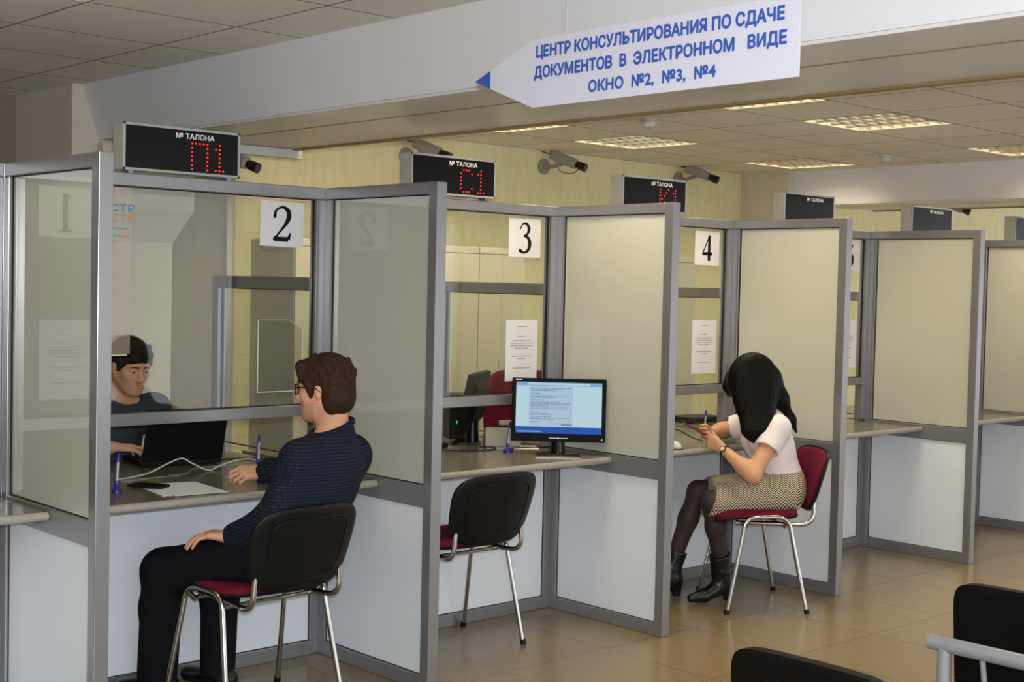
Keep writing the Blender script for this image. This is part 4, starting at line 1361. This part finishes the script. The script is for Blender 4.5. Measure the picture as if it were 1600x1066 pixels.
def add_hand(B, wrist, d, n, t, curl, s=1.0, thumb=(0.6, 0.7, 0.3), spread=0.0):
    """palm, four separate fingers and a thumb; d points along the hand, n out of the palm, t to the thumb side"""
    d, t = unit(d), np.array(t, float)
    t = unit(t - d * (t @ d))
    n = np.array(n, float)
    n = unit(n - d * (n @ d) - t * (n @ t))
    offs = [0.033, 0.011, -0.011, -0.031]
    kn = [0.088, 0.092, 0.087, 0.079]
    segs = [(0.042, 0.026, 0.021), (0.046, 0.029, 0.022), (0.042, 0.027, 0.021), (0.033, 0.021, 0.018)]
    rad = [0.0088, 0.0090, 0.0086, 0.0076]
    w = np.array(wrist, float)
    for i in range(4):
        base = w + t * offs[i] * 0.55 * s + d * 0.008 * s
        k = w + d * kn[i] * s + t * offs[i] * s
        B.cone(base, k, 0.0165 * s, 0.0115 * s, 0.014)
        p, a = k, 0.0
        for j in range(3):
            a += math.radians(curl[i][j])
            e = (d + t * spread * (1.5 - i)) * math.cos(a) + n * math.sin(a)
            q = p + unit(e) * segs[i][j] * s
            B.cone(p, q, (rad[i] - j * 0.0006) * s, (rad[i] - (j + 1) * 0.0007) * s, 0.0035)
            p = q
    p = w + d * 0.022 * s + t * 0.020 * s
    e = unit(d * thumb[0] + t * thumb[1] + n * thumb[2])
    q = p + e * 0.042 * s
    B.cone(p, q, 0.016 * s, 0.0115 * s, 0.012)
    e2 = unit(e + d * 0.45)
    r = q + e2 * 0.032 * s
    B.cone(q, r, 0.0108 * s, 0.0095 * s, 0.004)
    B.cone(r, r + unit(e2 + n * 0.3) * 0.025 * s, 0.0095 * s, 0.0078 * s, 0.003)

class Head:
    def __init__(self, c, f, up, s=1.0):
        self.c, self.s = np.array(c, float), s
        self.f = unit(f)
        u = np.array(up, float)
        self.u = unit(u - self.f * (u @ self.f))
        self.r = np.cross(self.f, self.u)
        self.ax = (self.r, self.f, self.u)
    def w(self, r, f, u):
        return self.c + (self.r * r + self.f * f + self.u * u) * self.s
    def build(self, B):
        s, w, ax = self.s, self.w, self.ax
        S = lambda *a: [v * s for v in a]
        B.ell(w(0, -.014, .034), S(.075, .095, .086), ax, .02)
        B.ell(w(0, .030, -.030), S(.060, .058, .085), ax, .03)
        B.cone(w(-.050, -.005, -.045), w(-.016, .062, -.093), .020 * s, .020 * s, .03)
        B.cone(w(.050, -.005, -.045), w(.016, .062, -.093), .020 * s, .020 * s, .03)
        B.ell(w(0, .070, -.098), S(.020, .018, .017), ax, .02)
        for q in (-1, 1):
            B.ell(w(q * .038, .056, -.022), S(.024, .022, .022), ax, .02)
            B.cone(w(q * .044, .066, .026), w(q * .012, .082, .022), .010 * s, .011 * s, .014)
            B.ell(w(q * .031, .092, .004), S(.016, .018, .010), ax, .012, 'sub')
            B.ell(w(q * .0305, .071, .004), S(.0155, .0125, .0115), ax, .006)
            B.ell(w(q * .0115, .095, -.035), S(.0095, .011, .0085), ax, .006)
            B.ell(w(q * .078, -.010, -.008), S(.008, .017, .028), (self.r, self.f * .94 - self.u * .3 * 0 + self.u * .0, self.u), .006)
            B.ell(w(q * .088, -.004, -.004), S(.005, .010, .018), ax, .004, 'sub')
        B.cone(w(0, .080, .018), w(0, .106, -.026), .0085 * s, .0115 * s, .010)
        B.ell(w(0, .106, -.030), S(.0105, .011, .0095), ax, .008)
        B.ell(w(0, .074, -.063), S(.030, .016, .020), ax, .016)
        B.cone(w(-.016, .085, -.0575), w(.016, .085, -.0575), .0045 * s, .0045 * s, .005)
        B.cone(w(-.014, .084, -.0685), w(.014, .084, -.0685), .0055 * s, .0055 * s, .005)
        B.cone(w(-.024, .093, -.0630), w(.024, .093, -.0630), .0016 * s, .0016 * s, .003, None, 'sub')
        return B
    def face(self, parent, brow=None, lid_drop=0.0):
        w, s = self.w, self.s
        for q in (-1, 1):
            e = MB().ball(w(q * .0305, .0735, .004), .0118 * s, 14, 10).build('eye', M['eye_white'], parent, smooth=70)
            MB().ball(w(q * .0305, .0812, .0022), .0058 * s, 12, 8).build('iris', M['iris'], e, smooth=70)
            b = MB()
            b.tube([w(q * .012, .0925, .0245), w(q * .030, .090, .0275), w(q * .047, .076, .0225)], [.0030 * s, .0036 * s, .0020 * s], 8)
            b.build('eyebrow', brow or M['brow'], parent, smooth=70)
            lid = MB().tube([w(q * (.0305 + .0145 * math.cos(a)), .0795 - .006 * abs(math.cos(a)), .0050 - lid_drop + .0075 * math.sin(a)) for a in [math.pi * i / 8 for i in range(9)]], (.0026 + lid_drop * .6) * s, 8)
            lid.build('eyelid', self.skin, parent, smooth=70)
        MB().tube([w(-.021, .0835, -.0608), w(-.009, .0905, -.0582), w(0, .0905, -.0592), w(.009, .0905, -.0582), w(.021, .0835, -.0608)], [.0012 * s, .0034 * s, .0030 * s, .0034 * s, .0012 * s], 8).build('upper_lip', M['lips'], parent, smooth=70)
        MB().tube([w(-.019, .0835, -.0640), w(0, .0905, -.0695), w(.019, .0835, -.0640)], [.0012 * s, .0046 * s, .0012 * s], 8).build('lower_lip', M['lips'], parent, smooth=70)

def torso(B, pel, hl, hr, chest, neck, sl, sr, right, wide=1.0, belly=0.0, bust=0.0, k=0.05):
    up = unit(neck - pel)
    fwd = unit(np.cross(up, right))
    right = np.cross(fwd, up)
    ax = (right, fwd, up)
    B.ell(pel, (.168 * wide, .122 * wide, .115 * wide), ax, k)
    m = pel * .5 + chest * .5
    B.ell(m + fwd * (.0 + belly), (.142 * wide, .108 * wide + belly, .17), ax, k)
    B.ell(chest, (.160 * wide, .112 * wide, .185), ax, k)
    B.cone(sl, sr, .062 * wide, .062 * wide, k)
    B.cone(chest + up * .09, neck, .085 * wide, .058 * wide, k)
    if bust:
        for q in (-1, 1):
            B.ell(chest + fwd * .085 * wide + right * q * .065 + up * bust, (.055, .055, .055), ax, .04)
    return ax

def arm(B, s, e, w, r=(.058, .046, .043, .030), k=.03):
    B.cone(s, e, r[0], r[1], k)
    m = e + (w - e) * .3
    B.cone(e, m, r[1] * .96, r[2], k)
    B.cone(m, w, r[2], r[3], k)

def leg(B, h, kn, an, r=(.088, .060, .055, .038), k=.03):
    B.cone(h, kn, r[0], r[1], k)
    m = kn + (an - kn) * .35
    B.cone(kn, m, r[1] * .95, r[2], k)
    B.cone(m, an, r[2], r[3], k)

def foot(B, an, toe, r=.036, k=.03):
    heel = an + (an - toe) * .22
    heel[2] = r
    B.cone(an, V3(heel[0], heel[1], r * 1.05), r, r * .95, k)
    B.cone(heel, toe, r * .95, r * .72, k, None)

HB = 0.0055       # body grid
HC = 0.0065       # clothing grid

# ---- man in the navy shirt
J = dict(pel=V3(.80, -.605, .605), hl=V3(.705, -.60, .585), hr=V3(.885, -.58, .585), chest=V3(.868, -.715, .86), neck=V3(.900, -.770, 1.045),
         sl=V3(.748, -.787, .958), sr=V3(1.026, -.700, .952), el=V3(.672, -.742, .742), wl=V3(.632, -.535, .660), er=V3(1.055, -.450, .855), wr=V3(.950, -.228, .838),
         kl=V3(.490, -.272, .510), al=V3(.535, -.150, .115), tl=V3(.425, -.105, .042), kr=V3(.805, -.150, .510), ar=V3(.760, -.215, .110), tr=V3(.715, -.085, .040))
hd = Head((.860, -.765, 1.213), (-.50, .86, -.06), (0.02, -.02, 1))
hd.skin = M['skin']
def man_sitting():
    B = Field()
    torso(B, J['pel'], J['hl'], J['hr'], J['chest'], J['neck'], J['sl'], J['sr'], J['sr'] - J['sl'])
    hd.build(B)
    B.cone(hd.w(0, -.030, -.055), J['neck'] + V3(0, .0, -.02), .054, .058, .03)
    arm(B, J['sl'], J['el'], J['wl'])
    arm(B, J['sr'], J['er'], J['wr'])
    add_hand(B, J['wl'], (-.60, .66, .06), (-.10, .1, -1), (.7, .7, 0), [(20, 24, 14), (20, 26, 14), (22, 26, 14), (24, 28, 16)], 1.10, (.75, .55, .25), .08)
    add_hand(B, J['wr'], (-.97, .20, .03), (.15, .55, -.85), (-.05, .85, .5), [(30, 55, 30), (38, 60, 30), (42, 62, 30), (46, 62, 30)], 1.0, (.8, .35, .55))
    leg(B, J['hl'], J['kl'], J['al'])
    leg(B, J['hr'], J['kr'], J['ar'])
    foot(B, J['al'], J['tl'])
    foot(B, J['ar'], J['tr'])
    p = field_obj('person', B, HB, M['skin'], None, origin=(.80, -.56, 0))
    tag(p, 'seated man in a navy checked shirt seen from behind, glasses on', 'person')
    p.data.materials.append(M['stubble'])
    for f in p.data.polygons:
        d = np.array(f.center) + np.array(p.location) - hd.c
        r_, f_, u_ = d @ hd.r, d @ hd.f, d @ hd.u
        if -.135 < u_ < -.048 and f_ > .012 - (u_ + .048) * .3 and not (abs(r_) < .028 and u_ > -.075 and f_ > .05):
            f.material_index = 1
    hd.face(p)
    # shirt
    S = Field()
    torso(S, J['pel'] + V3(0, 0, .04), J['hl'], J['hr'], J['chest'], J['neck'] + V3(0, 0, -.02), J['sl'], J['sr'], J['sr'] - J['sl'], 1.10, k=.05)
    for s, e, w in (('sl', 'el', 'wl'), ('sr', 'er', 'wr')):
        arm(S, J[s], J[e], J[w], (.060, .052, .048, .039))
    dl, dr = unit(J['wl'] - J['el']), unit(J['wr'] - J['er'])
    S.cone(J['wl'] - dl * .045, J['wl'], .040, .038, .006)
    S.cone(J['wr'] - dr * .045, J['wr'], .040, .038, .006)
    S.plane(J['wl'] + dl * .004, dl, J['wl'] + dl * .05, .075)
    S.plane(J['wr'] + dr * .004, dr, J['wr'] + dr * .05, .075)
    nu = unit(hd.w(0, -.03, -.06) - J['neck'])
    S.cone(J['neck'] - nu * .03, J['neck'] + nu * .036, .066, .061, .02)
    S.plane(J['neck'] + nu * .030 , nu + unit(V3(.5, -.86, 0)) * -.35, J['neck'] + nu * .08, .11)
    sh = field_obj('shirt', S, HC, M['shirt'], p, iso=.012)
    cl = MB()
    ringp = []
    fx = unit(np.cross(nu, V3(0, 0, 1)) + V3(1e-3, 0, 0))
    ff = unit(V3(-.50, .86, 0) - nu * (V3(-.50, .86, 0) @ nu))
    rr = np.cross(ff, nu)
    for i in range(33):
        a = 2 * math.pi * i / 32
        q = J['neck'] + nu * (.028 - .026 * math.cos(a)) + (ff * math.cos(a) + rr * math.sin(a)) * .070
        ringp.append(q)
    cl.tube(ringp, .011, 8)
    cl.build('collar', M['shirt'], sh, smooth=60)
    Tz = Field()
    Tz.ell(J['pel'], (.172, .13, .11), None, .05)
    leg(Tz, J['hl'], J['kl'], J['al'] + V3(0, 0, -.03), (.095, .074, .070, .068))
    leg(Tz, J['hr'], J['kr'], J['ar'] + V3(0, 0, -.03), (.095, .074, .066, .060))
    for a in ('al', 'ar'):
        Tz.plane(J[a] + V3(0, 0, -.055), (0, 0, -1), J[a] + V3(0, 0, -.11), .13)
    field_obj('trousers', Tz, HC, M['trousers'], p, iso=.008)
    for a, t in (('al', 'tl'), ('ar', 'tr')):
        Fz = Field()
        an, toe = J[a], J[t]
        heel = an + (an - toe) * .25
        heel[2] = .044
        toe2 = toe.copy()
        Fz.cone(an + V3(0, 0, -.02), heel, .040, .042, .03)
        Fz.cone(heel, toe2, .042, .036, .03, ((0, 0, 1), .85))
        Fz.plane(V3(an[0], an[1], .004), (0, 0, -1), V3(an[0], an[1], -.05), .35)
        field_obj('shoe', Fz, .006, M['shoe'], p, iso=.004)
    # hair
    Hh = Field()
    w, ax = hd.w, hd.ax
    Hh.ell(w(0, -.015, .044), (.087, .103, .090), ax, .02)
    Hh.ell(w(0, -.062, -.028), (.074, .052, .068), ax, .03)
    Hh.cone(w(-.045, .062, .084), w(.040, .066, .088), .022, .020, .03)
    Hh.cone(w(-.055, .066, .085), w(-.066, .062, .038), .018, .010, .02)
    Hh.cone(w(.055, .066, .085), w(.066, .062, .038), .018, .010, .02)
    Hh.cone(w(-.074, .036, .03), w(-.074, .020, -.025), .014, .008, .02)
    Hh.cone(w(.074, .036, .03), w(.074, .020, -.025), .014, .008, .02)
    Hh.ell(w(0, .118, -.020), (.105, .068, .072), ax, .012, 'sub')
    for q in (-1, 1):
        Hh.ell(w(q * .058, -.052, -.040), (.026, .036, .052), ax, .02)
        Hh.ell(w(q * .088, .000, -.018), (.020, .024, .034), ax, .008, 'sub')
    Hh.ell(w(0, .045, -.110), (.11, .062, .075), ax, .012, 'sub')
    Hh.ell(w(0, -.05, -.150), (.12, .12, .055), ax, .010, 'sub')
    rr_ = random.Random(3)
    for i in range(46):
        a = rr_.uniform(0, 2 * math.pi)
        z0 = rr_.uniform(.02, .125)
        R_ = math.sqrt(max(.0, 1 - ((z0 - .046) / .092) ** 2))
        c0 = (math.sin(a) * .086 * R_, -.016 + math.cos(a) * .100 * R_, z0)
        z1 = z0 - rr_.uniform(.04, .075)
        R1 = math.sqrt(max(.05, 1 - ((z1 - .046) / .092) ** 2)) if z1 > -.03 else .75
        a1 = a + rr_.uniform(-.15, .15)
        c1 = (math.sin(a1) * .088 * R1, -.018 + math.cos(a1) * .102 * R1, z1)
        if math.cos(a1) > .55 and z1 < .075:
            continue
        if abs(math.sin(a1)) > .8 and z1 < .03 and math.cos(a1) > -.3:
            continue
        Hh.cone(w(*c0), w(*c1), .010, .005, .006)
    field_obj('hair', Hh, .0045, M['hair_brown'], p, smooth=1)
    # stubble-dark glasses
    g = thing_part = MB()
    for q in (-1, 1):
        g.tube([w(q * (.034 + .024 * math.copysign(abs(math.cos(a)) ** .6, math.cos(a))), .102 - .012 * abs(.034 + .024 * math.cos(a)) / .06, .002 + .018 * math.copysign(abs(math.sin(a)) ** .6, math.sin(a))) for a in [2 * math.pi * i / 24 for i in range(25)]], .0028, 8)
        g.tube([w(q * .058, .092, .008), w(q * .078, .070, .010), w(q * .082, .0, .008), w(q * .082, -.022, -.008)], .0026, 8)
    g.tube([w(-.011, .104, .006), w(0, .106, .008), w(.011, .104, .006)], .0024, 8)
    gl = g.build('glasses', M['gloss_black'], p, smooth=60)
    for q in (-1, 1):
        MB().prism([(.034 + .023 * math.cos(2 * math.pi * i / 16), .002 + .017 * math.sin(2 * math.pi * i / 16)) for i in range(16)], .001, lambda u, v, t_: tuple(w(q * u, .0985 - .008 * u / .06 + t_, v))).build('lens', M['lens_glass'], gl)
man_sitting()

# ---- clerk behind the first window
K = dict(pel=V3(.80, 1.00, .605), hl=V3(.90, .99, .585), hr=V3(.71, 1.00, .585), chest=V3(.82, .900, .86), neck=V3(.845, .815, 1.045),
         sl=V3(1.010, .800, 1.000), sr=V3(.680, .850, .985), el=V3(1.065, .680, .80), wl=V3(1.00, .520, .872), er=V3(.575, .760, .79), wr=V3(.690, .575, .872),
         kl=V3(.96, .58, .57), al=V3(.98, .62, .11), tl=V3(.99, .48, .04), kr=V3(.70, .58, .57), ar=V3(.69, .62, .11), tr=V3(.68, .48, .04))
kh = Head((.862, .738, 1.207), (.06, -.95, -.28), (0, .1, 1))
kh.skin = M['skin']
def clerk():
    B = Field()
    torso(B, K['pel'], K['hl'], K['hr'], K['chest'], K['neck'], K['sl'], K['sr'], K['sr'] - K['sl'])
    kh.build(B)
    B.cone(kh.w(0, -.035, -.055), K['neck'] + V3(0, .01, -.02), .054, .060, .03)
    arm(B, K['sl'], K['el'], K['wl'])
    arm(B, K['sr'], K['er'], K['wr'])
    add_hand(B, K['wr'], (.96, .05, -.02), (0, -.1, -1), (-.05, -.95, .1), [(12, 30, 20), (14, 32, 20), (16, 32, 20), (18, 34, 20)], 1.0, (.8, .4, .25))
    add_hand(B, K['wl'], (-.80, -.25, -.02), (0, 0, -1), (.2, -.9, .1), [(12, 30, 20)] * 4, 1.0, (.8, .4, .25))
    leg(B, K['hl'], K['kl'], K['al'])
    leg(B, K['hr'], K['kr'], K['ar'])
    foot(B, K['al'], K['tl'])
    foot(B, K['ar'], K['tr'])
    p = field_obj('person', B, HB, M['skin'], None, origin=(.80, .95, 0))
    tag(p, 'dark-haired clerk in a slate polo shirt looking down at his laptop', 'person')
    kh.face(p, None, .0045)
    S = Field()
    torso(S, K['pel'] + V3(0, 0, .04), K['hl'], K['hr'], K['chest'], K['neck'] + V3(0, 0, -.02), K['sl'], K['sr'], K['sr'] - K['sl'])
    for s, e in (('sl', 'el'), ('sr', 'er')):
        d = unit(K[e] - K[s])
        S.cone(K[s], K[e] - d * .02, .066, .058, .03)
    w_ = unit(K['wr'] - K['er'])
    S.cone(K['er'] - unit(K['er'] - K['sr']) * .02, K['er'] + w_ * .10, .058, .048, .02)
    S.plane(K['er'] + w_ * .09, w_, K['er'] + w_ * .16, .085)
    w_ = unit(K['wl'] - K['el'])
    S.cone(K['el'] - unit(K['el'] - K['sl']) * .02, K['el'] + w_ * .08, .058, .048, .02)
    S.plane(K['el'] + w_ * .07, w_, K['el'] + w_ * .14, .085)
    nu = unit(kh.w(0, -.035, -.06) - K['neck'])
    S.plane(K['neck'] + nu * .012, nu + V3(0, -.5, .2), K['neck'] + nu * .08, .12)
    sh = field_obj('polo_shirt', S, HC, M['polo'], p, iso=.012)
    ringp = []
    ff = unit(V3(.1, -1, 0) - nu * (V3(.1, -1, 0) @ nu))
    rr = np.cross(ff, nu)
    for i in range(33):
        a = 2 * math.pi * i / 32
        ringp.append(K['neck'] + nu * (.020 - .022 * math.cos(a)) + (ff * math.cos(a) + rr * math.sin(a)) * .072)
    MB().tube(ringp, .011, 8).build('collar', M['polo'], sh, smooth=60)
    Tz = Field()
    Tz.ell(K['pel'], (.172, .13, .11), None, .05)
    leg(Tz, K['hl'], K['kl'], K['al'] + V3(0, 0, -.03), (.095, .074, .066, .058))
    leg(Tz, K['hr'], K['kr'], K['ar'] + V3(0, 0, -.03), (.095, .074, .066, .058))
    field_obj('trousers', Tz, .009, M['trousers'], p, iso=.006)
    Hh = Field()
    w, ax = kh.w, kh.ax
    Hh.ell(w(0, -.020, .044), (.085, .104, .088), ax, .02)
    Hh.ell(w(0, -.070, -.015), (.072, .048, .062), ax, .03)
    Hh.cone(w(-.040, .066, .074), w(.045, .072, .072), .022, .024, .03)
    Hh.ell(w(0, .122, -.018), (.105, .072, .072), ax, .010, 'sub')
    for q in (-1, 1):
        Hh.cone(w(q * .074, .034, .03), w(q * .074, .024, -.008), .012, .007, .02)
        Hh.ell(w(q * .085, -.006, -.022), (.020, .026, .040), ax, .010, 'sub')
    Hh.ell(w(0, .02, -.115), (.11, .09, .07), ax, .02, 'sub')
    rr_ = random.Random(11)
    for i in range(26):
        a = rr_.uniform(-.75, .75)
        c0 = (math.sin(a) * .075, .055 * math.cos(a), .105)
        c1 = (math.sin(a + .2) * .078, -.015 + .092 * math.cos(a), .066 + rr_.uniform(-.010, .008))
        Hh.cone(w(*c0), w(*c1), .010, .006, .008)
    field_obj('hair', Hh, .0045, M['hair_dark'], p, smooth=1)
clerk()
t = thing('office_chair', 'burgundy office chair under the clerk behind window 2', 'chair', (.80, 1.03, 0))
MB().pad(.46, .44, .03, .03, lambda u, v, q: (.80 + u, 1.24 + q + .06 * (u / .23) ** 2 * -1, .80 + v), e=4).build('backrest', M['burgundy'], t, smooth=60)
MB().pad(.48, .46, .03, .03, lambda u, v, q: (.80 + u, 1.01 + v, .468 + q), e=4).build('seat', M['burgundy'], t, smooth=60)
MB().tube(bez([(.80, 1.28, .72), (.80, 1.31, .55), (.80, 1.22, .43), (.80, 1.03, .425)], 5), .015, 10).build('back_bar', M['black_plastic'], t, smooth=60)
MB().cyl((.80, 1.03, .08), (.80, 1.03, .44), .025).build('column', M['black_plastic'], t, smooth=40)
for k in range(5):
    a = k * 2 * math.pi / 5 + .3
    e = (.80 + .26 * math.cos(a), 1.03 + .26 * math.sin(a), .06)
    g = MB().tube([(.80, 1.03, .10), e], [.02, .013], 8).build('base_arm', M['black_plastic'], t, smooth=40)
    MB().ball((e[0], e[1], .026), .026, 12, 8).build('castor', M['black_plastic'], g)

# ---- woman in the white blouse
G = dict(pel=V3(3.785, -.650, .595), hl=V3(3.735, -.725, .575), hr=V3(3.835, -.585, .575), chest=V3(3.755, -.612, .83), neck=V3(3.755, -.598, .985),
         sl=V3(3.665, -.715, .915), sr=V3(3.815, -.475, .915), el=V3(3.475, -.715, .690), wl=V3(3.470, -.520, .805), er=V3(3.745, -.300, .860), wr=V3(3.560, -.375, .862),
         kl=V3(3.440, -.490, .530), al=V3(3.560, -.475, .150), kr=V3(3.505, -.345, .560), ar=V3(3.412, -.250, .150))
gh = Head((3.672, -.530, 1.122), (-.74, .44, -.50), (-.4, .25, .85), .96)
gh.skin = M['skin_girl']
fdir = unit(V3(-.82, .57, 0))
ldir = V3(-.57, -.82, 0)
def woman():
    B = Field()
    ax = torso(B, G['pel'], G['hl'], G['hr'], G['chest'], G['neck'], G['sl'], G['sr'], G['sr'] - G['sl'], .82, bust=.02, k=.045)
    gh.build(B)
    B.cone(gh.w(0, -.03, -.05), G['neck'] + V3(0, 0, -.02), .044, .047, .03)
    ar_ = (.046, .040, .037, .024)
    arm(B, G['sl'], G['el'], G['wl'], ar_)
    arm(B, G['sr'], G['er'], G['wr'], ar_)
    add_hand(B, G['wl'], unit(V3(3.436, -.40, .862) - G['wl']), (.35, .65, .25), (-.1, .3, .9), [(28, 48, 25), (30, 50, 25), (34, 52, 25), (38, 52, 25)], .86, (.85, .35, .35))
    add_hand(B, G['wr'], unit(V3(3.455, -.375, .880) - G['wr']), (-.15, -.85, .2), (-.1, .1, .9), [(28, 48, 25), (30, 50, 25), (34, 52, 25), (38, 52, 25)], .86, (.85, .35, .35))
    lr = (.080, .050, .046, .031)
    leg(B, G['hl'], G['kl'], G['al'], lr)
    leg(B, G['hr'], G['kr'], G['ar'], lr)
    p = field_obj('person', B, HB, M['skin_girl'], None, origin=(3.70, -.57, 0))
    tag(p, 'seated woman in a white blouse with long black hair and a red phone in her hands', 'person')
    p['label'] = 'seated woman in a white blouse and zigzag skirt with long black hair'
    gh.face(p)
    S = Field()
    torso(S, G['pel'] + V3(0, 0, .05), G['hl'], G['hr'], G['chest'], G['neck'] + V3(0, 0, -.05), G['sl'], G['sr'], G['sr'] - G['sl'], .84, belly=.012, bust=.02, k=.045)
    for s, e in (('sl', 'el'), ('sr', 'er')):
        d = unit(G[e] - G[s])
        S.cone(G[s], G[s] + d * .15, .055, .056, .03)
        S.plane(G[s] + d * .125, d, G[s] + d * .20, .10)
    S.plane(G['pel'] + V3(0, 0, .085), (0, 0, -1), G['pel'] + V3(0, 0, -.10), .24)
    S.ell(G['neck'] + V3(0, 0, .030) + fdir * .025, (.078, .085, .050), (ldir, fdir, V3(0, 0, 1)), .012, 'sub')
    field_obj('blouse', S, HC, M['blouse'], p, iso=.011)
    Sk = Field()
    Sk.ell(G['pel'] + V3(0, 0, .03), (.150, .116, .125), ax, .05)
    for h, kn in (('hl', 'kl'), ('hr', 'kr')):
        Sk.cone(G[h], G[kn], .086, .066, .06)
    Sk.cone(G['hl'] * .5 + G['hr'] * .5, G['kl'] * .5 + G['kr'] * .5 + V3(0, 0, -.02), .09, .066, .08)
    Sk.plane((G['kl'] + G['kr']) / 2 - fdir * .012 + V3(0, 0, .0), fdir + V3(0, 0, .26), (G['kl'] + G['kr']) / 2 + fdir * .06, .26)
    Sk.plane(G['pel'] + V3(0, 0, .135), (0, 0, 1), G['pel'] + V3(0, 0, .24), .18)
    field_obj('skirt', Sk, .006, M['skirt'], p, iso=.008)
    Tg = Field()
    leg(Tg, G['hl'] * .4 + G['kl'] * .6, G['kl'], G['al'], (.062, .050, .046, .031))
    leg(Tg, G['hr'] * .4 + G['kr'] * .6, G['kr'], G['ar'], (.062, .050, .046, .031))
    field_obj('tights', Tg, .006, M['tights'], p, iso=.004)
    for a, kn, td in (('al', 'kl', unit(V3(-.86, .30, 0))), ('ar', 'kr', unit(V3(-.62, .42, 0)))):
        an = G[a]
        Bt = Field()
        u = unit(G[kn] - an)
        sh_ = an + u * .105
        Bt.cone(an + V3(0, 0, -.02), sh_, .046, .054, .03)
        Bt.plane(sh_ + u * .0, u, sh_ + u * .06, .09)
        heel = V3(an[0], an[1], .092) - td * .018
        ball = V3(an[0], an[1], .036) + td * .115
        toe = V3(an[0], an[1], .030) + td * .180
        Bt.cone(an, heel, .046, .042, .03)
        Bt.cone(heel, ball, .044, .034, .03)
        Bt.cone(ball, toe, .033, .022, .02)
        hc = V3(an[0], an[1], 0) - td * .036
        Bt.cone(hc + V3(0, 0, .012), hc + V3(0, 0, .08), .021, .028, .012)
        Bt.plane(V3(an[0], an[1], .006), (0, 0, -1), V3(an[0], an[1], -.06), .35)
        bo = field_obj('boot', Bt, .005, M['boot'], p, iso=.002)
        s1, s2 = np.array(fr(u)[0]), np.array(fr(u)[1])
        c = an + u * .035
        MB().tube([c + (s1 * math.cos(2 * math.pi * i / 24) + s2 * math.sin(2 * math.pi * i / 24)) * .052 for i in range(25)], .005, 8).build('strap', M['boot'], bo, smooth=60)
    # long straight hair
    Hh = Field()
    w, hx = gh.w, gh.ax
    Hh.ell(w(0, -.020, .040), (.088, .108, .094), hx, .02)
    thin = ((-.57, -.82, 0), .45)
    front = [w(-.045, -.005, .03), V3(3.619, -.586, 1.165), V3(3.599, -.622, 1.054), V3(3.581, -.651, .969), V3(3.563, -.660, .906), V3(3.572, -.672, .852)]
    Hh.chain(front, [.105, .112, .100, .076, .056, .010], .05, thin)
    Hh.chain([w(.0, -.075, .02), V3(3.735, -.595, 1.15), V3(3.765, -.650, 1.055), V3(3.805, -.695, .95), V3(3.832, -.715, .882)], [.070, .060, .040, .018, .005], .05)
    Hh.chain([w(.05, -.05, .02), V3(3.725, -.545, 1.08), V3(3.765, -.60, .98)], [.05, .038, .014], .05)
    Hh.chain([w(-.04, .060, .080), w(-.052, .088, .045), w(-.062, .088, .005), w(-.068, .076, -.035)], [.034, .028, .018, .006], .04)
    Hh.chain([w(.02, .065, .080), w(.028, .098, .045), w(.034, .096, .008), w(.045, .088, -.015)], [.034, .026, .016, .006], .04)
    rr_ = random.Random(8)
    vd = unit(V3(-.80, -.60, 0))
    sd = np.cross(vd, V3(0, 0, 1))
    for i in range(60):
        f = rr_.uniform(-1, 1)
        out = vd * .045 * math.sqrt(max(0, 1 - f * f))
        pts = [front[j] + sd * f * wd + out * (wd / .11) for j, wd in ((1, .098), (2, .088), (3, .068), (4, .048))]
        pts.append(front[5] + sd * f * .018 + V3(0, 0, rr_.uniform(-.01, .035)))
        Hh.chain(pts, [.008, .009, .009, .008, .003], .010)
    field_obj('hair', Hh, .005, M['hair_black'], p, smooth=1)
    # wristwatch on the left wrist
    d = unit(G['wl'] - G['el'])
    s1, s2 = np.array(fr(d)[0]), np.array(fr(d)[1])
    c = G['wl'] - d * .022
    wt = MB().tube([c + (s1 * math.cos(2 * math.pi * i / 24) + s2 * math.sin(2 * math.pi * i / 24)) * .0285 for i in range(25)], .0048, 8).build('wristwatch', M['watch'], p, smooth=60)
    vd = unit(np.array(CAM_POS) - c)
    vd = unit(vd - d * (vd @ d))
    MB().cyl(c + vd * .027, c + vd * .036, .0150, n=20).build('watch_case', M['watch'], wt, smooth=40)
    MB().cyl(c + vd * .036, c + vd * .0365, .0115, n=20).build('watch_dial', M['watch_face'], wt)
    ec = G['er'] + (G['wr'] - G['er']) * .40
    ed = unit(G['wr'] - G['er'])
    s1, s2 = np.array(fr(ed)[0]), np.array(fr(ed)[1])
woman()
t = thing('mobile_phone', 'dark red mobile phone held by the seated woman', 'phone', (3.43, -.37, .86))
pc = V3(3.425, -.372, .893)
px_ = unit(V3(-.72, .50, .45))
py_ = unit(V3(-.57, -.82, .0))
pz_ = np.cross(px_, py_)
MB().obox(pc, px_ * .062, py_ * .034, pz_ * .0045).build('case', M['phone_red'], t, bevel=.003)
MB().obox(pc + pz_ * .0048, px_ * .058, py_ * .031, pz_ * .0006).build('screen', M['gloss_black'], t)
